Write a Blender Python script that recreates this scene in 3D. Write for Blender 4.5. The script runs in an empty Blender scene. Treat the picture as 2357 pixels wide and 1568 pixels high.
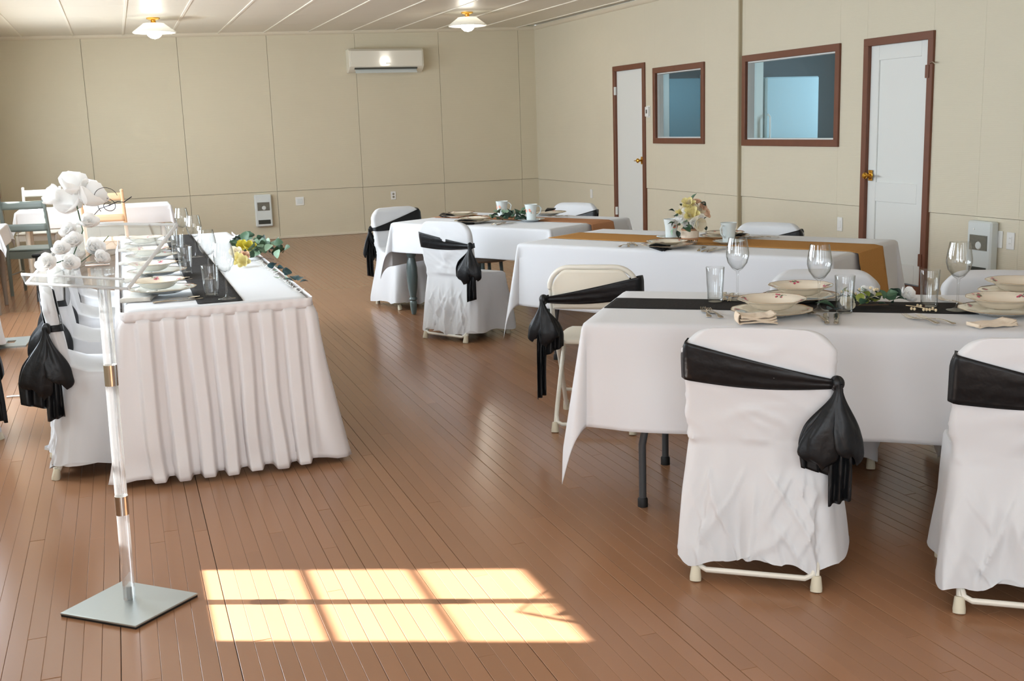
import bpy, bmesh, math, random
from mathutils import Vector, Matrix, noise
R = math.radians
PI = math.pi
random.seed(7)
scene = bpy.context.scene
col = scene.collection

# ------------------------------------------------------------------ camera, sky, sun, window and fill light, exposure
CAM_H = 1.48
F_PX, CX, CY = 2531.65, 1178.5, 784.0
def _axes():
    pitch, roll, yaw = R(11.111), R(-1.905), R(19.216)
    cp, sp, cr, sr = math.cos(pitch), math.sin(pitch), math.cos(roll), math.sin(roll)
    Z = Matrix(((cr, -sr, 0), (sr, cr, 0), (0, 0, 1)))
    r = Z @ Vector((1, 0, 0)); d = Z @ Vector((0, cp, sp)); w = Z @ Vector((0, -sp, cp))
    X = math.cos(yaw) * r + math.sin(yaw) * w
    Y = math.cos(yaw) * w - math.sin(yaw) * r
    return Matrix((X, Y, -d))
M3 = _axes()
def at(px, py, z):            # a point of the photograph dropped onto the horizontal plane at height z
    v = M3 @ Vector((px - CX, py - CY, F_PX)); t = (z - CAM_H) / v.z
    return Vector((v.x * t, v.y * t, z))
def onY(px, py, Y):
    v = M3 @ Vector((px - CX, py - CY, F_PX)); t = Y / v.y
    return Vector((v.x * t, Y, CAM_H + v.z * t))
def onX(px, py, X):
    v = M3 @ Vector((px - CX, py - CY, F_PX)); t = X / v.x
    return Vector((X, v.y * t, CAM_H + v.z * t))
def proj(p):
    q = M3.transposed() @ (Vector(p) - Vector((0, 0, CAM_H)))
    return (q.x / q.z * F_PX + CX, q.y / q.z * F_PX + CY, q.z)

cam_data = bpy.data.cameras.new('camera')
cam = bpy.data.objects.new('camera', cam_data); col.objects.link(cam)
cam_data.sensor_width = 36.0
cam_data.lens = F_PX / 2357 * 36.0
cam_data.clip_end = 200
Rm = M3 @ Matrix(((1, 0, 0), (0, -1, 0), (0, 0, -1)))
cam.matrix_world = Matrix.Translation((0, 0, CAM_H)) @ Rm.to_4x4()
scene.camera = cam

scene.view_settings.view_transform = 'Standard'
scene.view_settings.look = 'None'
scene.view_settings.gamma = 1.0
scene.view_settings.use_curve_mapping = False
scene.view_settings.exposure = 0.08

world = bpy.data.worlds.new('sky'); scene.world = world; world.use_nodes = True
bg = world.node_tree.nodes['Background']
bg.inputs['Color'].default_value = (0.80, 0.90, 1.0, 1)
bg.inputs['Strength'].default_value = 1.6
try:
    scene.cycles.use_adaptive_sampling = True; scene.cycles.adaptive_threshold = 0.04
    scene.cycles.max_bounces = 8; scene.cycles.diffuse_bounces = 4; scene.cycles.glossy_bounces = 4
    scene.cycles.transmission_bounces = 8; scene.cycles.transparent_max_bounces = 14
    scene.cycles.sample_clamp_indirect = 6.0
    scene.cycles.caustics_refractive = False; scene.cycles.caustics_reflective = False
except Exception: pass

SUN_AZ, SUN_EL = R(-23.55), R(36.2)      # direction the light travels (plan), elevation
sd = bpy.data.lights.new('sun', 'SUN'); sd.energy = 40.0; sd.angle = R(0.55); sd.color = (1.0, 0.975, 0.94)
so = bpy.data.objects.new('sun', sd); col.objects.link(so)
sdir = Vector((math.cos(SUN_AZ) * math.cos(SUN_EL), math.sin(SUN_AZ) * math.cos(SUN_EL), -math.sin(SUN_EL)))
so.rotation_euler = sdir.to_track_quat('-Z', 'Y').to_euler(); so.location = (-8, 6, 8)

XL, XR, YB, YF = -1.45, 6.03, -1.6, 15.77     # room: left, right, behind the camera, far
def ceil_z(x, y): return 2.883 + 0.0142 * (x - XR) + 0.006 * (y - YF)
# daylight openings, some added for fill: left wall (y0,y1,z0,z1) and the wall behind the camera (x0,x1,z0,z1)
LEFT_WINDOWS = [(-0.9, 1.7, 0.80, 2.20), (3.866, 4.51, 1.259, 2.192), (5.6, 7.2, 0.90, 2.20), (8.4, 10.4, 0.90, 2.20), (11.4, 13.9, 1.20, 1.78)]
FILL_WINDOWS = (2, 3)          # added windows: opaque blinds stop the sun, fill lights on their room side
BACK_WINDOWS = [(-0.9, 0.5, 0.70, 2.35), (1.5, 3.1, 0.70, 2.35), (3.9, 5.5, 0.70, 2.35)]
def window_or_fill_light(name, loc, rot, sx, sy, energy, color=(0.80, 0.90, 1.0)):
    d = bpy.data.lights.new(name, 'AREA'); d.shape = 'RECTANGLE'; d.size = sx; d.size_y = sy; d.energy = energy; d.color = color
    o = bpy.data.objects.new(name, d); col.objects.link(o); o.location = loc; o.rotation_euler = rot
    return o
for i, ((y0, y1, z0, z1), e) in enumerate(zip(LEFT_WINDOWS, (66, 24, 106, 135, 110))):
    window_or_fill_light('daylight_or_fill', (XL + 0.03 if i in FILL_WINDOWS else XL - 0.14, (y0 + y1) / 2, (z0 + z1) / 2), (R(90), 0, R(-90)), y1 - y0, z1 - z0, e)  # at the added blinds this is fill inside the room, no daylight passes
for (x0, x1, z0, z1), e in zip(BACK_WINDOWS, (62, 14, 4)):
    window_or_fill_light('daylight_or_fill', ((x0 + x1) / 2, YB - 0.14, (z0 + z1) / 2), (R(90), 0, 0), x1 - x0, z1 - z0, e, (0.84, 0.92, 1.0))
window_or_fill_light('kitchen_daylight_fill', (7.6, 13.4, 2.40), (0, 0, 0), 1.2, 1.0, 22, (0.55, 0.82, 1.0))  # added fill to brighten the view through the smaller interior window
window_or_fill_light('kitchen_daylight_fill', (9.0, 9.75, 1.75), (R(90), 0, R(90)), 0.28, 1.25, 55, (0.55, 0.82, 1.0))  # added strip standing in for an unseen window, shaped for the refrigerator reflection

# ------------------------------------------------------------------ materials
def lin(c):
    return tuple((x / 12.92 if x <= 0.04045 else ((x + 0.055) / 1.055) ** 2.4) for x in c)
def rgb(r, g, b): return lin((r / 255, g / 255, b / 255))
_m = {}
def mat(name, c, rough=0.5, metal=0.0, spec=0.5, var=0.0, vscale=6.0, bump=0.0, bscale=60.0, sheen=0.0, coat=0.0,
        trans=0.0, ior=1.45, emit=None, estr=0.0, stretch=None, translucent=0.0, sss=0.0):
    if name in _m: return _m[name]
    m = bpy.data.materials.new(name); m.use_nodes = True
    nt = m.node_tree; b = nt.nodes['Principled BSDF']; out = nt.nodes['Material Output']
    b.inputs['Base Color'].default_value = (*c, 1); b.inputs['Roughness'].default_value = rough
    b.inputs['Metallic'].default_value = metal; b.inputs['Specular IOR Level'].default_value = spec
    b.inputs['Sheen Weight'].default_value = sheen; b.inputs['Coat Weight'].default_value = coat
    b.inputs['Transmission Weight'].default_value = trans; b.inputs['IOR'].default_value = ior
    if emit: b.inputs['Emission Color'].default_value = (*emit, 1); b.inputs['Emission Strength'].default_value = estr
    tc = nt.nodes.new('ShaderNodeTexCoord'); mp = nt.nodes.new('ShaderNodeMapping')
    nt.links.new(tc.outputs['Object'], mp.inputs['Vector'])
    if stretch: mp.inputs['Scale'].default_value = stretch
    if var > 0:
        n = nt.nodes.new('ShaderNodeTexNoise'); n.inputs['Scale'].default_value = vscale; n.inputs['Detail'].default_value = 4
        nt.links.new(mp.outputs[0], n.inputs['Vector'])
        mx = nt.nodes.new('ShaderNodeMix'); mx.data_type = 'RGBA'
        mx.inputs[6].default_value = (*[x * (1 - var) for x in c], 1); mx.inputs[7].default_value = (*[min(1, x * (1 + var)) for x in c], 1)
        nt.links.new(n.outputs['Fac'], mx.inputs[0]); nt.links.new(mx.outputs[2], b.inputs['Base Color'])
    if bump > 0:
        n2 = nt.nodes.new('ShaderNodeTexNoise'); n2.inputs['Scale'].default_value = bscale; n2.inputs['Detail'].default_value = 3
        nt.links.new(mp.outputs[0], n2.inputs['Vector'])
        bp = nt.nodes.new('ShaderNodeBump'); bp.inputs['Strength'].default_value = bump; bp.inputs['Distance'].default_value = 0.01
        nt.links.new(n2.outputs['Fac'], bp.inputs['Height']); nt.links.new(bp.outputs[0], b.inputs['Normal'])
    if translucent > 0:
        t = nt.nodes.new('ShaderNodeBsdfTranslucent'); t.inputs['Color'].default_value = (*c, 1)
        ms = nt.nodes.new('ShaderNodeMixShader'); ms.inputs[0].default_value = translucent
        nt.links.new(b.outputs[0], ms.inputs[1]); nt.links.new(t.outputs[0], ms.inputs[2]); nt.links.new(ms.outputs[0], out.inputs['Surface'])
    _m[name] = m
    return m
def pane_mat(name, tint=(1, 1, 1), mirror=1.0):
    if name in _m: return _m[name]
    m = bpy.data.materials.new(name); m.use_nodes = True; nt = m.node_tree
    nt.nodes.remove(nt.nodes['Principled BSDF']); out = nt.nodes['Material Output']
    tr = nt.nodes.new('ShaderNodeBsdfTransparent'); tr.inputs[0].default_value = (*tint, 1)
    gl = nt.nodes.new('ShaderNodeBsdfGlossy'); gl.inputs['Roughness'].default_value = 0.02
    fr = nt.nodes.new('ShaderNodeFresnel'); fr.inputs[0].default_value = 1.5
    mu = nt.nodes.new('ShaderNodeMath'); mu.operation = 'MULTIPLY'; mu.inputs[1].default_value = mirror
    mx = nt.nodes.new('ShaderNodeMixShader')
    ge = nt.nodes.new('ShaderNodeNewGeometry'); inv = nt.nodes.new('ShaderNodeMath'); inv.operation = 'SUBTRACT'; inv.inputs[0].default_value = mirror
    nt.links.new(ge.outputs['Backfacing'], inv.inputs[1]); nt.links.new(inv.outputs[0], mu.inputs[1]); mu.use_clamp = True
    nt.links.new(fr.outputs[0], mu.inputs[0]); nt.links.new(mu.outputs[0], mx.inputs[0])
    nt.links.new(tr.outputs[0], mx.inputs[1]); nt.links.new(gl.outputs[0], mx.inputs[2]); nt.links.new(mx.outputs[0], out.inputs['Surface'])
    _m[name] = m; return m

def floor_mat():
    m = mat('painted_floor', rgb(152, 111, 82), rough=0.30, spec=0.34, var=0.04, vscale=1.2)
    nt = m.node_tree; b = nt.nodes['Principled BSDF']
    oi = nt.nodes.new('ShaderNodeObjectInfo'); mx = nt.nodes.new('ShaderNodeMix'); mx.data_type = 'RGBA'; mx.blend_type = 'MULTIPLY'
    src = b.inputs['Base Color'].links[0].from_socket
    rp = nt.nodes.new('ShaderNodeMapRange'); rp.inputs[3].default_value = 0.93; rp.inputs[4].default_value = 1.04
    nt.links.new(oi.outputs['Random'], rp.inputs[0]); mx.inputs[0].default_value = 1.0
    nt.links.new(src, mx.inputs[6]); nt.links.new(rp.outputs[0], mx.inputs[7]); nt.links.new(mx.outputs[2], b.inputs['Base Color'])
    ge = nt.nodes.new('ShaderNodeNewGeometry')
    for nd in nt.nodes:
        if nd.type == 'MAPPING': nt.links.new(ge.outputs['Position'], nd.inputs['Vector'])
    n = nt.nodes.new('ShaderNodeTexNoise'); n.inputs['Scale'].default_value = 5; n.inputs['Detail'].default_value = 4
    nt.links.new(ge.outputs['Position'], n.inputs['Vector'])
    r2 = nt.nodes.new('ShaderNodeMapRange'); r2.inputs[3].default_value = 0.22; r2.inputs[4].default_value = 0.22
    nt.links.new(n.outputs['Fac'], r2.inputs[0]); nt.links.new(r2.outputs[0], b.inputs['Roughness'])
    return m
FLOOR = floor_mat()
GAP = mat('dark_gap', rgb(45, 30, 22), 0.9)
def wall_mat(name, c):
    m = mat(name, c, rough=0.62, spec=0.35, var=0.025, vscale=2.5)
    nt = m.node_tree; b = nt.nodes['Principled BSDF']
    w = nt.nodes.new('ShaderNodeTexWave'); w.wave_type = 'BANDS'; w.bands_direction = 'Z'; w.inputs['Scale'].default_value = 22
    w.inputs['Distortion'].default_value = 1.5; w.inputs['Detail'].default_value = 2
    tc = nt.nodes.new('ShaderNodeTexCoord'); nt.links.new(tc.outputs['Object'], w.inputs['Vector'])
    bp = nt.nodes.new('ShaderNodeBump'); bp.inputs['Strength'].default_value = 0.12; bp.inputs['Distance'].default_value = 0.004
    nt.links.new(w.outputs['Fac'], bp.inputs['Height']); nt.links.new(bp.outputs[0], b.inputs['Normal'])
    return m
WALL = wall_mat('beige_panelling', rgb(209, 200, 176))
WALLR = wall_mat('pale_beige_panelling', rgb(214, 206, 184))
TRIMW = mat('cream_trim', rgb(214, 204, 182), 0.5)
CEIL = mat('white_ceiling', rgb(226, 220, 206), 0.38, spec=0.5, bump=0.05, bscale=5, stretch=(1, 8, 1))
CEILB = mat('ceiling_batten_paint', rgb(236, 230, 216), 0.4)
BROWN = mat('brown_casing_paint', rgb(112, 68, 48), 0.42, var=0.12, vscale=12)
DOORW = mat('white_door_paint', rgb(224, 226, 222), 0.4)
PLASTIC = mat('white_plastic', rgb(232, 232, 228), 0.32)
PLASTG = mat('offwhite_plastic_gloss', rgb(226, 222, 208), 0.12, coat=0.4)
HEAT = mat('white_enamel', rgb(214, 220, 218), 0.3)
DGREY = mat('dark_grille', rgb(70, 70, 62), 0.5, metal=0.3)
GREYP = mat('grey_mark', rgb(150, 145, 130), 0.6)
BRASS = mat('brass', rgb(222, 170, 70), 0.2, metal=1.0)
STEEL = mat('stainless_cutlery', rgb(196, 186, 172), 0.16, metal=1.0)
CHROME = mat('polished_sleeve', rgb(210, 206, 200), 0.12, metal=1.0)
ALU = mat('brushed_aluminium', rgb(176, 182, 180), 0.38, metal=0.75)
BLACKR = mat('black_rubber', rgb(24, 23, 22), 0.6)
CLOTH = mat('white_tablecloth', rgb(212, 213, 216), 0.85, spec=0.15, sheen=0.2, bump=0.35, bscale=5)
CLOTH2 = mat('white_chair_cover', rgb(208, 209, 211), 0.7, spec=0.2, sheen=0.2, bump=0.5, bscale=7, stretch=(1, 1, 0.5))
SKIRT = mat('sheer_white_skirt', rgb(244, 240, 240), 0.5, spec=0.3, bump=0.1, bscale=12, translucent=0.22)
BLACKC = mat('black_satin', rgb(17, 18, 20), 0.40, spec=0.35, sheen=0.0, bump=0.5, bscale=16)
BLACKL = mat('black_linen', rgb(40, 38, 38), 0.85, spec=0.2, bump=0.3, bscale=80)
BURLAP = mat('burlap', rgb(190, 140, 82), 0.9, spec=0.1, var=0.14, vscale=160, bump=0.5, bscale=260)
BURL2 = mat('burlap_red', rgb(186, 134, 98), 0.9, spec=0.1, var=0.14, vscale=160, bump=0.5, bscale=260)
LACE = mat('cream_lace', rgb(224, 206, 186), 0.9, var=0.16, vscale=150)
NAPK = mat('beige_linen_napkin', rgb(226, 208, 184), 0.9, sheen=0.2, bump=0.3, bscale=60)
NAPG = mat('pale_linen_napkin', rgb(206, 200, 190), 0.9, sheen=0.2, bump=0.3, bscale=60)
CHINA = mat('cream_china', rgb(238, 228, 210), 0.10, coat=0.6)
CHINAB = mat('white_china', rgb(214, 222, 222), 0.10, coat=0.6)
GOLD = mat('gilt_rim', rgb(206, 168, 110), 0.25, metal=0.9)
PINK = mat('print_pink', rgb(196, 84, 110), 0.3)
RED = mat('print_red', rgb(206, 74, 48), 0.3)
GRN = mat('print_green', rgb(96, 112, 84), 0.3)
PEACH = mat('print_peach', rgb(236, 170, 150), 0.3)
GLASS = mat('clear_glass', (0.985, 0.99, 0.985), 0.0, trans=1.0, ior=1.42)
ACRYL = mat('clear_acrylic', (0.97, 0.985, 0.99), 0.015, trans=1.0, ior=1.40)
def haze(m, f, c=(0.93, 0.96, 0.97)):
    nt = m.node_tree; out = nt.nodes['Material Output']; src = out.inputs['Surface'].links[0].from_socket
    d = nt.nodes.new('ShaderNodeBsdfTranslucent'); d.inputs[0].default_value = (*c, 1); d2 = nt.nodes.new('ShaderNodeBsdfDiffuse'); d2.inputs[0].default_value = (*c, 1)
    a = nt.nodes.new('ShaderNodeMixShader'); nt.links.new(d.outputs[0], a.inputs[1]); nt.links.new(d2.outputs[0], a.inputs[2])
    x = nt.nodes.new('ShaderNodeMixShader'); x.inputs[0].default_value = f
    nt.links.new(src, x.inputs[1]); nt.links.new(a.outputs[0], x.inputs[2]); nt.links.new(x.outputs[0], out.inputs['Surface'])
def thin(m, f, tint=(0.97, 0.98, 0.98)):
    nt = m.node_tree; out = nt.nodes['Material Output']; src = out.inputs['Surface'].links[0].from_socket
    d = nt.nodes.new('ShaderNodeBsdfTransparent'); d.inputs[0].default_value = (*tint, 1)
    x = nt.nodes.new('ShaderNodeMixShader'); x.inputs[0].default_value = f
    nt.links.new(src, x.inputs[1]); nt.links.new(d.outputs[0], x.inputs[2]); nt.links.new(x.outputs[0], out.inputs['Surface'])
def shell(m, fmul, edge, haze_f=0.0):
    nt = m.node_tree; out = nt.nodes['Material Output']
    tr = nt.nodes.new('ShaderNodeBsdfTransparent'); gl = nt.nodes.new('ShaderNodeBsdfGlossy'); gl.inputs['Roughness'].default_value = 0.03
    lw = nt.nodes.new('ShaderNodeLayerWeight'); lw.inputs['Blend'].default_value = 0.32
    rp = nt.nodes.new('ShaderNodeMix'); rp.data_type = 'RGBA'; rp.inputs[6].default_value = (0.985, 0.99, 0.99, 1); rp.inputs[7].default_value = (*edge, 1)
    pw = nt.nodes.new('ShaderNodeMath'); pw.operation = 'POWER'; pw.inputs[1].default_value = 2.2
    nt.links.new(lw.outputs['Facing'], pw.inputs[0]); nt.links.new(pw.outputs[0], rp.inputs[0]); nt.links.new(rp.outputs[2], tr.inputs[0])
    mu = nt.nodes.new('ShaderNodeMath'); mu.operation = 'MULTIPLY'; mu.use_clamp = True; mu.inputs[1].default_value = fmul
    f2 = nt.nodes.new('ShaderNodeMath'); f2.operation = 'MULTIPLY_ADD'; f2.inputs[1].default_value = 0.55; f2.inputs[2].default_value = 0.04
    nt.links.new(pw.outputs[0], f2.inputs[0]); nt.links.new(f2.outputs[0], mu.inputs[0])
    mx = nt.nodes.new('ShaderNodeMixShader'); nt.links.new(mu.outputs[0], mx.inputs[0]); nt.links.new(tr.outputs[0], mx.inputs[1]); nt.links.new(gl.outputs[0], mx.inputs[2])
    nt.links.new(mx.outputs[0], out.inputs['Surface'])
    if haze_f: haze(m, haze_f)
shell(GLASS, 1.25, (0.30, 0.32, 0.31))
POLE = mat('clear_acrylic_rod', (0.97, 0.985, 0.99), 0.015, trans=1.0, ior=1.40); haze(POLE, 0.16); thin(POLE, 0.30)
shell(ACRYL, 1.1, (0.70, 0.74, 0.76), 0.055)
EDGE = mat('edge_glow_white', (0.93, 0.96, 0.98), 0.1, trans=0.5); haze(EDGE, 0.6)  # milky white stands in for light piped to the edges of the sheet
METW = mat('white_painted_steel', rgb(224, 220, 208), 0.35)
SEATW = mat('white_moulded_seat', rgb(226, 220, 204), 0.38)
GREYL = mat('slate_grey_paint', rgb(86, 100, 100), 0.3, coat=0.2)
GREYC = mat('grey_chair_paint', rgb(112, 120, 114), 0.45)
TANC = mat('tan_chair_paint', rgb(232, 196, 156), 0.5)
WHITEC = mat('white_chair_paint', rgb(236, 234, 228), 0.45)
LEGD = mat('charcoal_leg_paint', rgb(70, 72, 74), 0.35)
TAUPE = mat('taupe_seat', rgb(140, 128, 116), 0.7)
RUBBER = mat('ivory_rubber_foot', rgb(206, 198, 176), 0.6)
LEAF = mat('eucalyptus_leaf', rgb(70, 98, 74), 0.5, var=0.3, vscale=30)
LEAF2 = mat('pale_eucalyptus_leaf', rgb(124, 152, 126), 0.5, var=0.2, vscale=30)
LEAF3 = mat('blue_green_leaf', rgb(46, 78, 84), 0.45, var=0.2, vscale=30)
LEAF4 = mat('yellow_green_leaf', rgb(140, 150, 66), 0.5, var=0.2, vscale=30)
LEAFD = mat('dark_leaf', rgb(38, 56, 46), 0.5, var=0.2, vscale=30)
STEM = mat('twig_brown', rgb(88, 66, 48), 0.7)
PETW = mat('white_petal', rgb(253, 253, 252), 0.6, translucent=0.55)
PETC = mat('cream_petal', rgb(246, 238, 218), 0.6, translucent=0.4)
PETY = mat('pale_yellow_petal', rgb(234, 222, 160), 0.6, translucent=0.2)
PETG = mat('lime_yellow_petal', rgb(206, 190, 70), 0.6, translucent=0.2)
PETP = mat('peach_petal', rgb(238, 204, 176), 0.6, translucent=0.2)
BERRY = mat('cream_berry', rgb(226, 206, 168), 0.5)
WIRE = mat('dark_wire', rgb(30, 28, 40), 0.5)
BULB = mat('lit_bulb', (1, 1, 1), 0.4, emit=(1.0, 0.95, 0.86), estr=9.0)
SHADE = mat('opal_glass_shade', rgb(244, 244, 240), 0.25, translucent=0.45)
FRIDGE = mat('fridge_enamel', rgb(190, 214, 220), 0.12, coat=0.5)
KWALL = mat('kitchen_dark_wall', rgb(92, 104, 108), 0.6)
KLIGHT = mat('kitchen_pale_panel', rgb(214, 214, 206), 0.6)
KTEAL = mat('kitchen_blue_door', rgb(120, 156, 166), 0.5)
KCEIL = mat('kitchen_ceiling', rgb(224, 232, 234), 0.6)
BROOM = mat('black_handle', rgb(38, 32, 30), 0.5)

# ------------------------------------------------------------------ mesh helpers
class MB:
    def __init__(s): s.v = []; s.f = []
    def add(s, vs, fs):
        o = len(s.v); s.v.extend([tuple(p) for p in vs]); s.f.extend([tuple(i + o for i in f) for f in fs])
    def box(s, x0, x1, y0, y1, z0, z1, c=0.0):
        if c <= 0:
            s.add([(x0,y0,z0),(x1,y0,z0),(x1,y1,z0),(x0,y1,z0),(x0,y0,z1),(x1,y0,z1),(x1,y1,z1),(x0,y1,z1)],
                  [(0,3,2,1),(4,5,6,7),(0,1,5,4),(1,2,6,5),(2,3,7,6),(3,0,4,7)])
        else:       # chamfered all round
            vs = []; idx = {}
            def P(x, y, z): vs.append((x, y, z)); return len(vs) - 1
            X = (x0, x1); Y = (y0, y1); Z = (z0, z1)
            for i in (0, 1):
                for j in (0, 1):
                    for k in (0, 1):
                        dx, dy, dz = (c, -c)[i], (c, -c)[j], (c, -c)[k]
                        idx[(i,j,k,'x')] = P(X[i], Y[j] + dy, Z[k] + dz)
                        idx[(i,j,k,'y')] = P(X[i] + dx, Y[j], Z[k] + dz)
                        idx[(i,j,k,'z')] = P(X[i] + dx, Y[j] + dy, Z[k])
            fs = []
            def q(*a): fs.append(tuple(idx[t] for t in a))
            for i in (0, 1): 
                a = [(i,0,0,'x'),(i,1,0,'x'),(i,1,1,'x'),(i,0,1,'x')]; q(*(a if i else a[::-1]))
                a = [(0,i,0,'y'),(1,i,0,'y'),(1,i,1,'y'),(0,i,1,'y')]; q(*(a[::-1] if i else a))
                a = [(0,0,i,'z'),(1,0,i,'z'),(1,1,i,'z'),(0,1,i,'z')]; q(*(a if i else a[::-1]))
            for a in (0, 1):
                for b in (0, 1):
                    e = [(a,b,0,'x'),(a,b,0,'y'),(a,b,1,'y'),(a,b,1,'x')]; q(*(e if (a ^ b) == 0 else e[::-1]))
                    e = [(0,a,b,'y'),(0,a,b,'z'),(1,a,b,'z'),(1,a,b,'y')]; q(*(e if (a ^ b) == 0 else e[::-1]))
                    e = [(a,0,b,'z'),(a,0,b,'x'),(a,1,b,'x'),(a,1,b,'z')]; q(*(e if (a ^ b) == 0 else e[::-1]))
                    for k in (0, 1):
                        e = [(a,b,k,'x'),(a,b,k,'y'),(a,b,k,'z')]; q(*(e if (a ^ b ^ k) == 0 else e[::-1]))
            s.add(vs, fs)
        return s
    def grid(s, fn, nu, nv, cu=False, cv=False):
        vs = [fn(i / (nu if cu else nu - 1), j / (nv if cv else nv - 1)) for i in range(nu) for j in range(nv)]
        fs = []
        for i in range(nu if cu else nu - 1):
            for j in range(nv if cv else nv - 1):
                a = i * nv + j; b = ((i + 1) % nu) * nv + j; c = ((i + 1) % nu) * nv + (j + 1) % nv; d = i * nv + (j + 1) % nv
                fs.append((a, b, c, d))
        s.add(vs, fs); return s
    def lathe(s, prof, n=32, c=(0, 0, 0), mod=None):
        vs = []
        for (r, z) in prof:
            for i in range(n):
                a = 2 * PI * i / n; k = mod(a, r, z) if mod else 1.0
                vs.append((c[0] + r * k * math.cos(a), c[1] + r * k * math.sin(a), c[2] + z))
        fs = []
        for j in range(len(prof) - 1):
            for i in range(n):
                a = j * n + i; b = j * n + (i + 1) % n
                if prof[j][0] < 1e-6: 
                    fs.append((a, b + n, a + n)); continue
                if prof[j + 1][0] < 1e-6:
                    fs.append((a, b, a + n)); continue
                fs.append((a, b, b + n, a + n))
        s.add(vs, fs); return s
    def tube(s, pts, r, n=10, caps=True, flat=1.0):
        pts = [Vector(p) for p in pts]; rs = r if isinstance(r, (list, tuple)) else [r] * len(pts)
        vs = []; prev = None
        for i, p in enumerate(pts):
            t = (pts[min(i + 1, len(pts) - 1)] - pts[max(i - 1, 0)]).normalized()
            if prev is None:
                up = Vector((0, 0, 1)) if abs(t.z) < 0.9 else Vector((1, 0, 0)); u = t.cross(up).normalized()
            else: u = (prev - t * prev.dot(t)).normalized()
            prev = u; w = t.cross(u)
            for k in range(n):
                a = 2 * PI * k / n; vs.append(p + (u * math.cos(a) + w * math.sin(a) * flat) * rs[i])
        fs = [(j * n + k, j * n + (k + 1) % n, (j + 1) * n + (k + 1) % n, (j + 1) * n + k) for j in range(len(pts) - 1) for k in range(n)]
        if caps: fs.append(tuple(range(n))[::-1]); fs.append(tuple((len(pts) - 1) * n + k for k in range(n)))
        s.add(vs, fs); return s
    def ell(s, c, r, n=12, m=8, M=None):
        c = Vector(c)
        def fn(u, v):
            a = 2 * PI * u; b = PI * (v - 0.5)
            p = Vector((r[0] * math.cos(b) * math.cos(a), r[1] * math.cos(b) * math.sin(a), r[2] * math.sin(b)))
            return (M @ p if M else p) + c
        return s.grid(fn, n, m, cu=True)
    def build(s, name, m, parent=None, angle=35, solid=0.0, loc=None, rz=0.0, offs=0.0, bevel=0.0, tf=None):
        me = bpy.data.meshes.new(name)
        vs = s.v
        if tf: vs = [tuple(tf @ Vector(p)) for p in vs]
        me.from_pydata(vs, [], s.f); me.validate(); me.update()
        bm = bmesh.new(); bm.from_mesh(me)
        bmesh.ops.remove_doubles(bm, verts=bm.verts, dist=1e-6)
        bmesh.ops.recalc_face_normals(bm, faces=bm.faces); bm.to_mesh(me); bm.free()
        me.polygons.foreach_set('use_smooth', [True] * len(me.polygons))
        try: me.set_sharp_from_angle(angle=R(angle))
        except Exception: pass
        me.materials.append(m)
        o = bpy.data.objects.new(name, me); col.objects.link(o)
        if parent: o.parent = parent
        if loc is not None: o.location = loc
        o.rotation_euler.z = rz
        if solid: 
            md = o.modifiers.new('thickness', 'SOLIDIFY'); md.thickness = solid; md.offset = offs
        if bevel:
            md = o.modifiers.new('bevel', 'BEVEL'); md.width = bevel; md.segments = 2; md.limit_method = 'ANGLE'
        return o
def tag(o, label=None, cat=None, group=None, kind=None):
    if label and len(label.split()) > 16: print('LONG', len(label.split()), label)
    if label: o['label'] = label
    if cat: o['category'] = cat
    if group: o['group'] = group
    if kind: o['kind'] = kind
    return o
def empty(name, loc=(0, 0, 0), rz=0.0, label=None, cat=None, group=None, kind=None):
    o = bpy.data.objects.new(name, None); col.objects.link(o); o.location = loc; o.rotation_euler.z = rz
    o.empty_display_size = 0.1
    return tag(o, label, cat, group, kind)
def copy_tree(o, parent=None):
    c = o.copy(); col.objects.link(c)
    if parent: c.parent = parent
    for ch in [x for x in bpy.data.objects if x.parent == o]: copy_tree(ch, c)
    return c
def inst(src, name, parent, mtx):
    c = bpy.data.objects.new(name, src); col.objects.link(c); c.parent = parent; c.matrix_local = mtx; return c
def mesh_of(mb, name, m, angle=40):
    o = mb.build(name, m, angle=angle); me = o.data; bpy.data.objects.remove(o); return me
def sm(t): t = max(0.0, min(1.0, t)); return t * t * (3 - 2 * t)
def nz(x, y, z=0.0): return noise.noise(Vector((x, y, z)))

# ------------------------------------------------------------------ floor: planks running towards the far wall
fl = empty('floor', (0, 0, 0), kind='structure')
MB().box(XL, XR + 0.1, YB, YF, -0.06, -0.012).build('subfloor', GAP, fl)
rng = random.Random(3)
planks = []; x = XL
while x < XR:
    w = 0.0530 + rng.uniform(-0.0008, 0.0008); gap = rng.choice((0.0004, 0.0006, 0.0008, 0.0013, 0.0022))
    y = YB - rng.uniform(0, 2.5)
    while y < YF:
        L = rng.uniform(1.6, 4.6); y0 = max(y, YB); y1 = min(y + L, YF)
        if y1 - y0 > 0.05: planks.append((x, x + w - gap, y0, y1 - 0.0012, rng.uniform(-0.0009, 0.0)))
        y += L
    x += w
def seen(p):
    x0, x1, y0, y1, _ = p; s = 0; n = 12
    for i in range(n):
        yy = y0 + (y1 - y0) * (i + 0.5) / n
        if yy < 1.5: continue
        q = proj(((x0 + x1) / 2, yy, 0))
        if -30 < q[0] < 2390 and 200 < q[1] < 1600: s += (y1 - y0) / n / q[2] ** 3
    return s
planks.sort(key=seen, reverse=True)
pm = MB()
c = 0.0011
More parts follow.
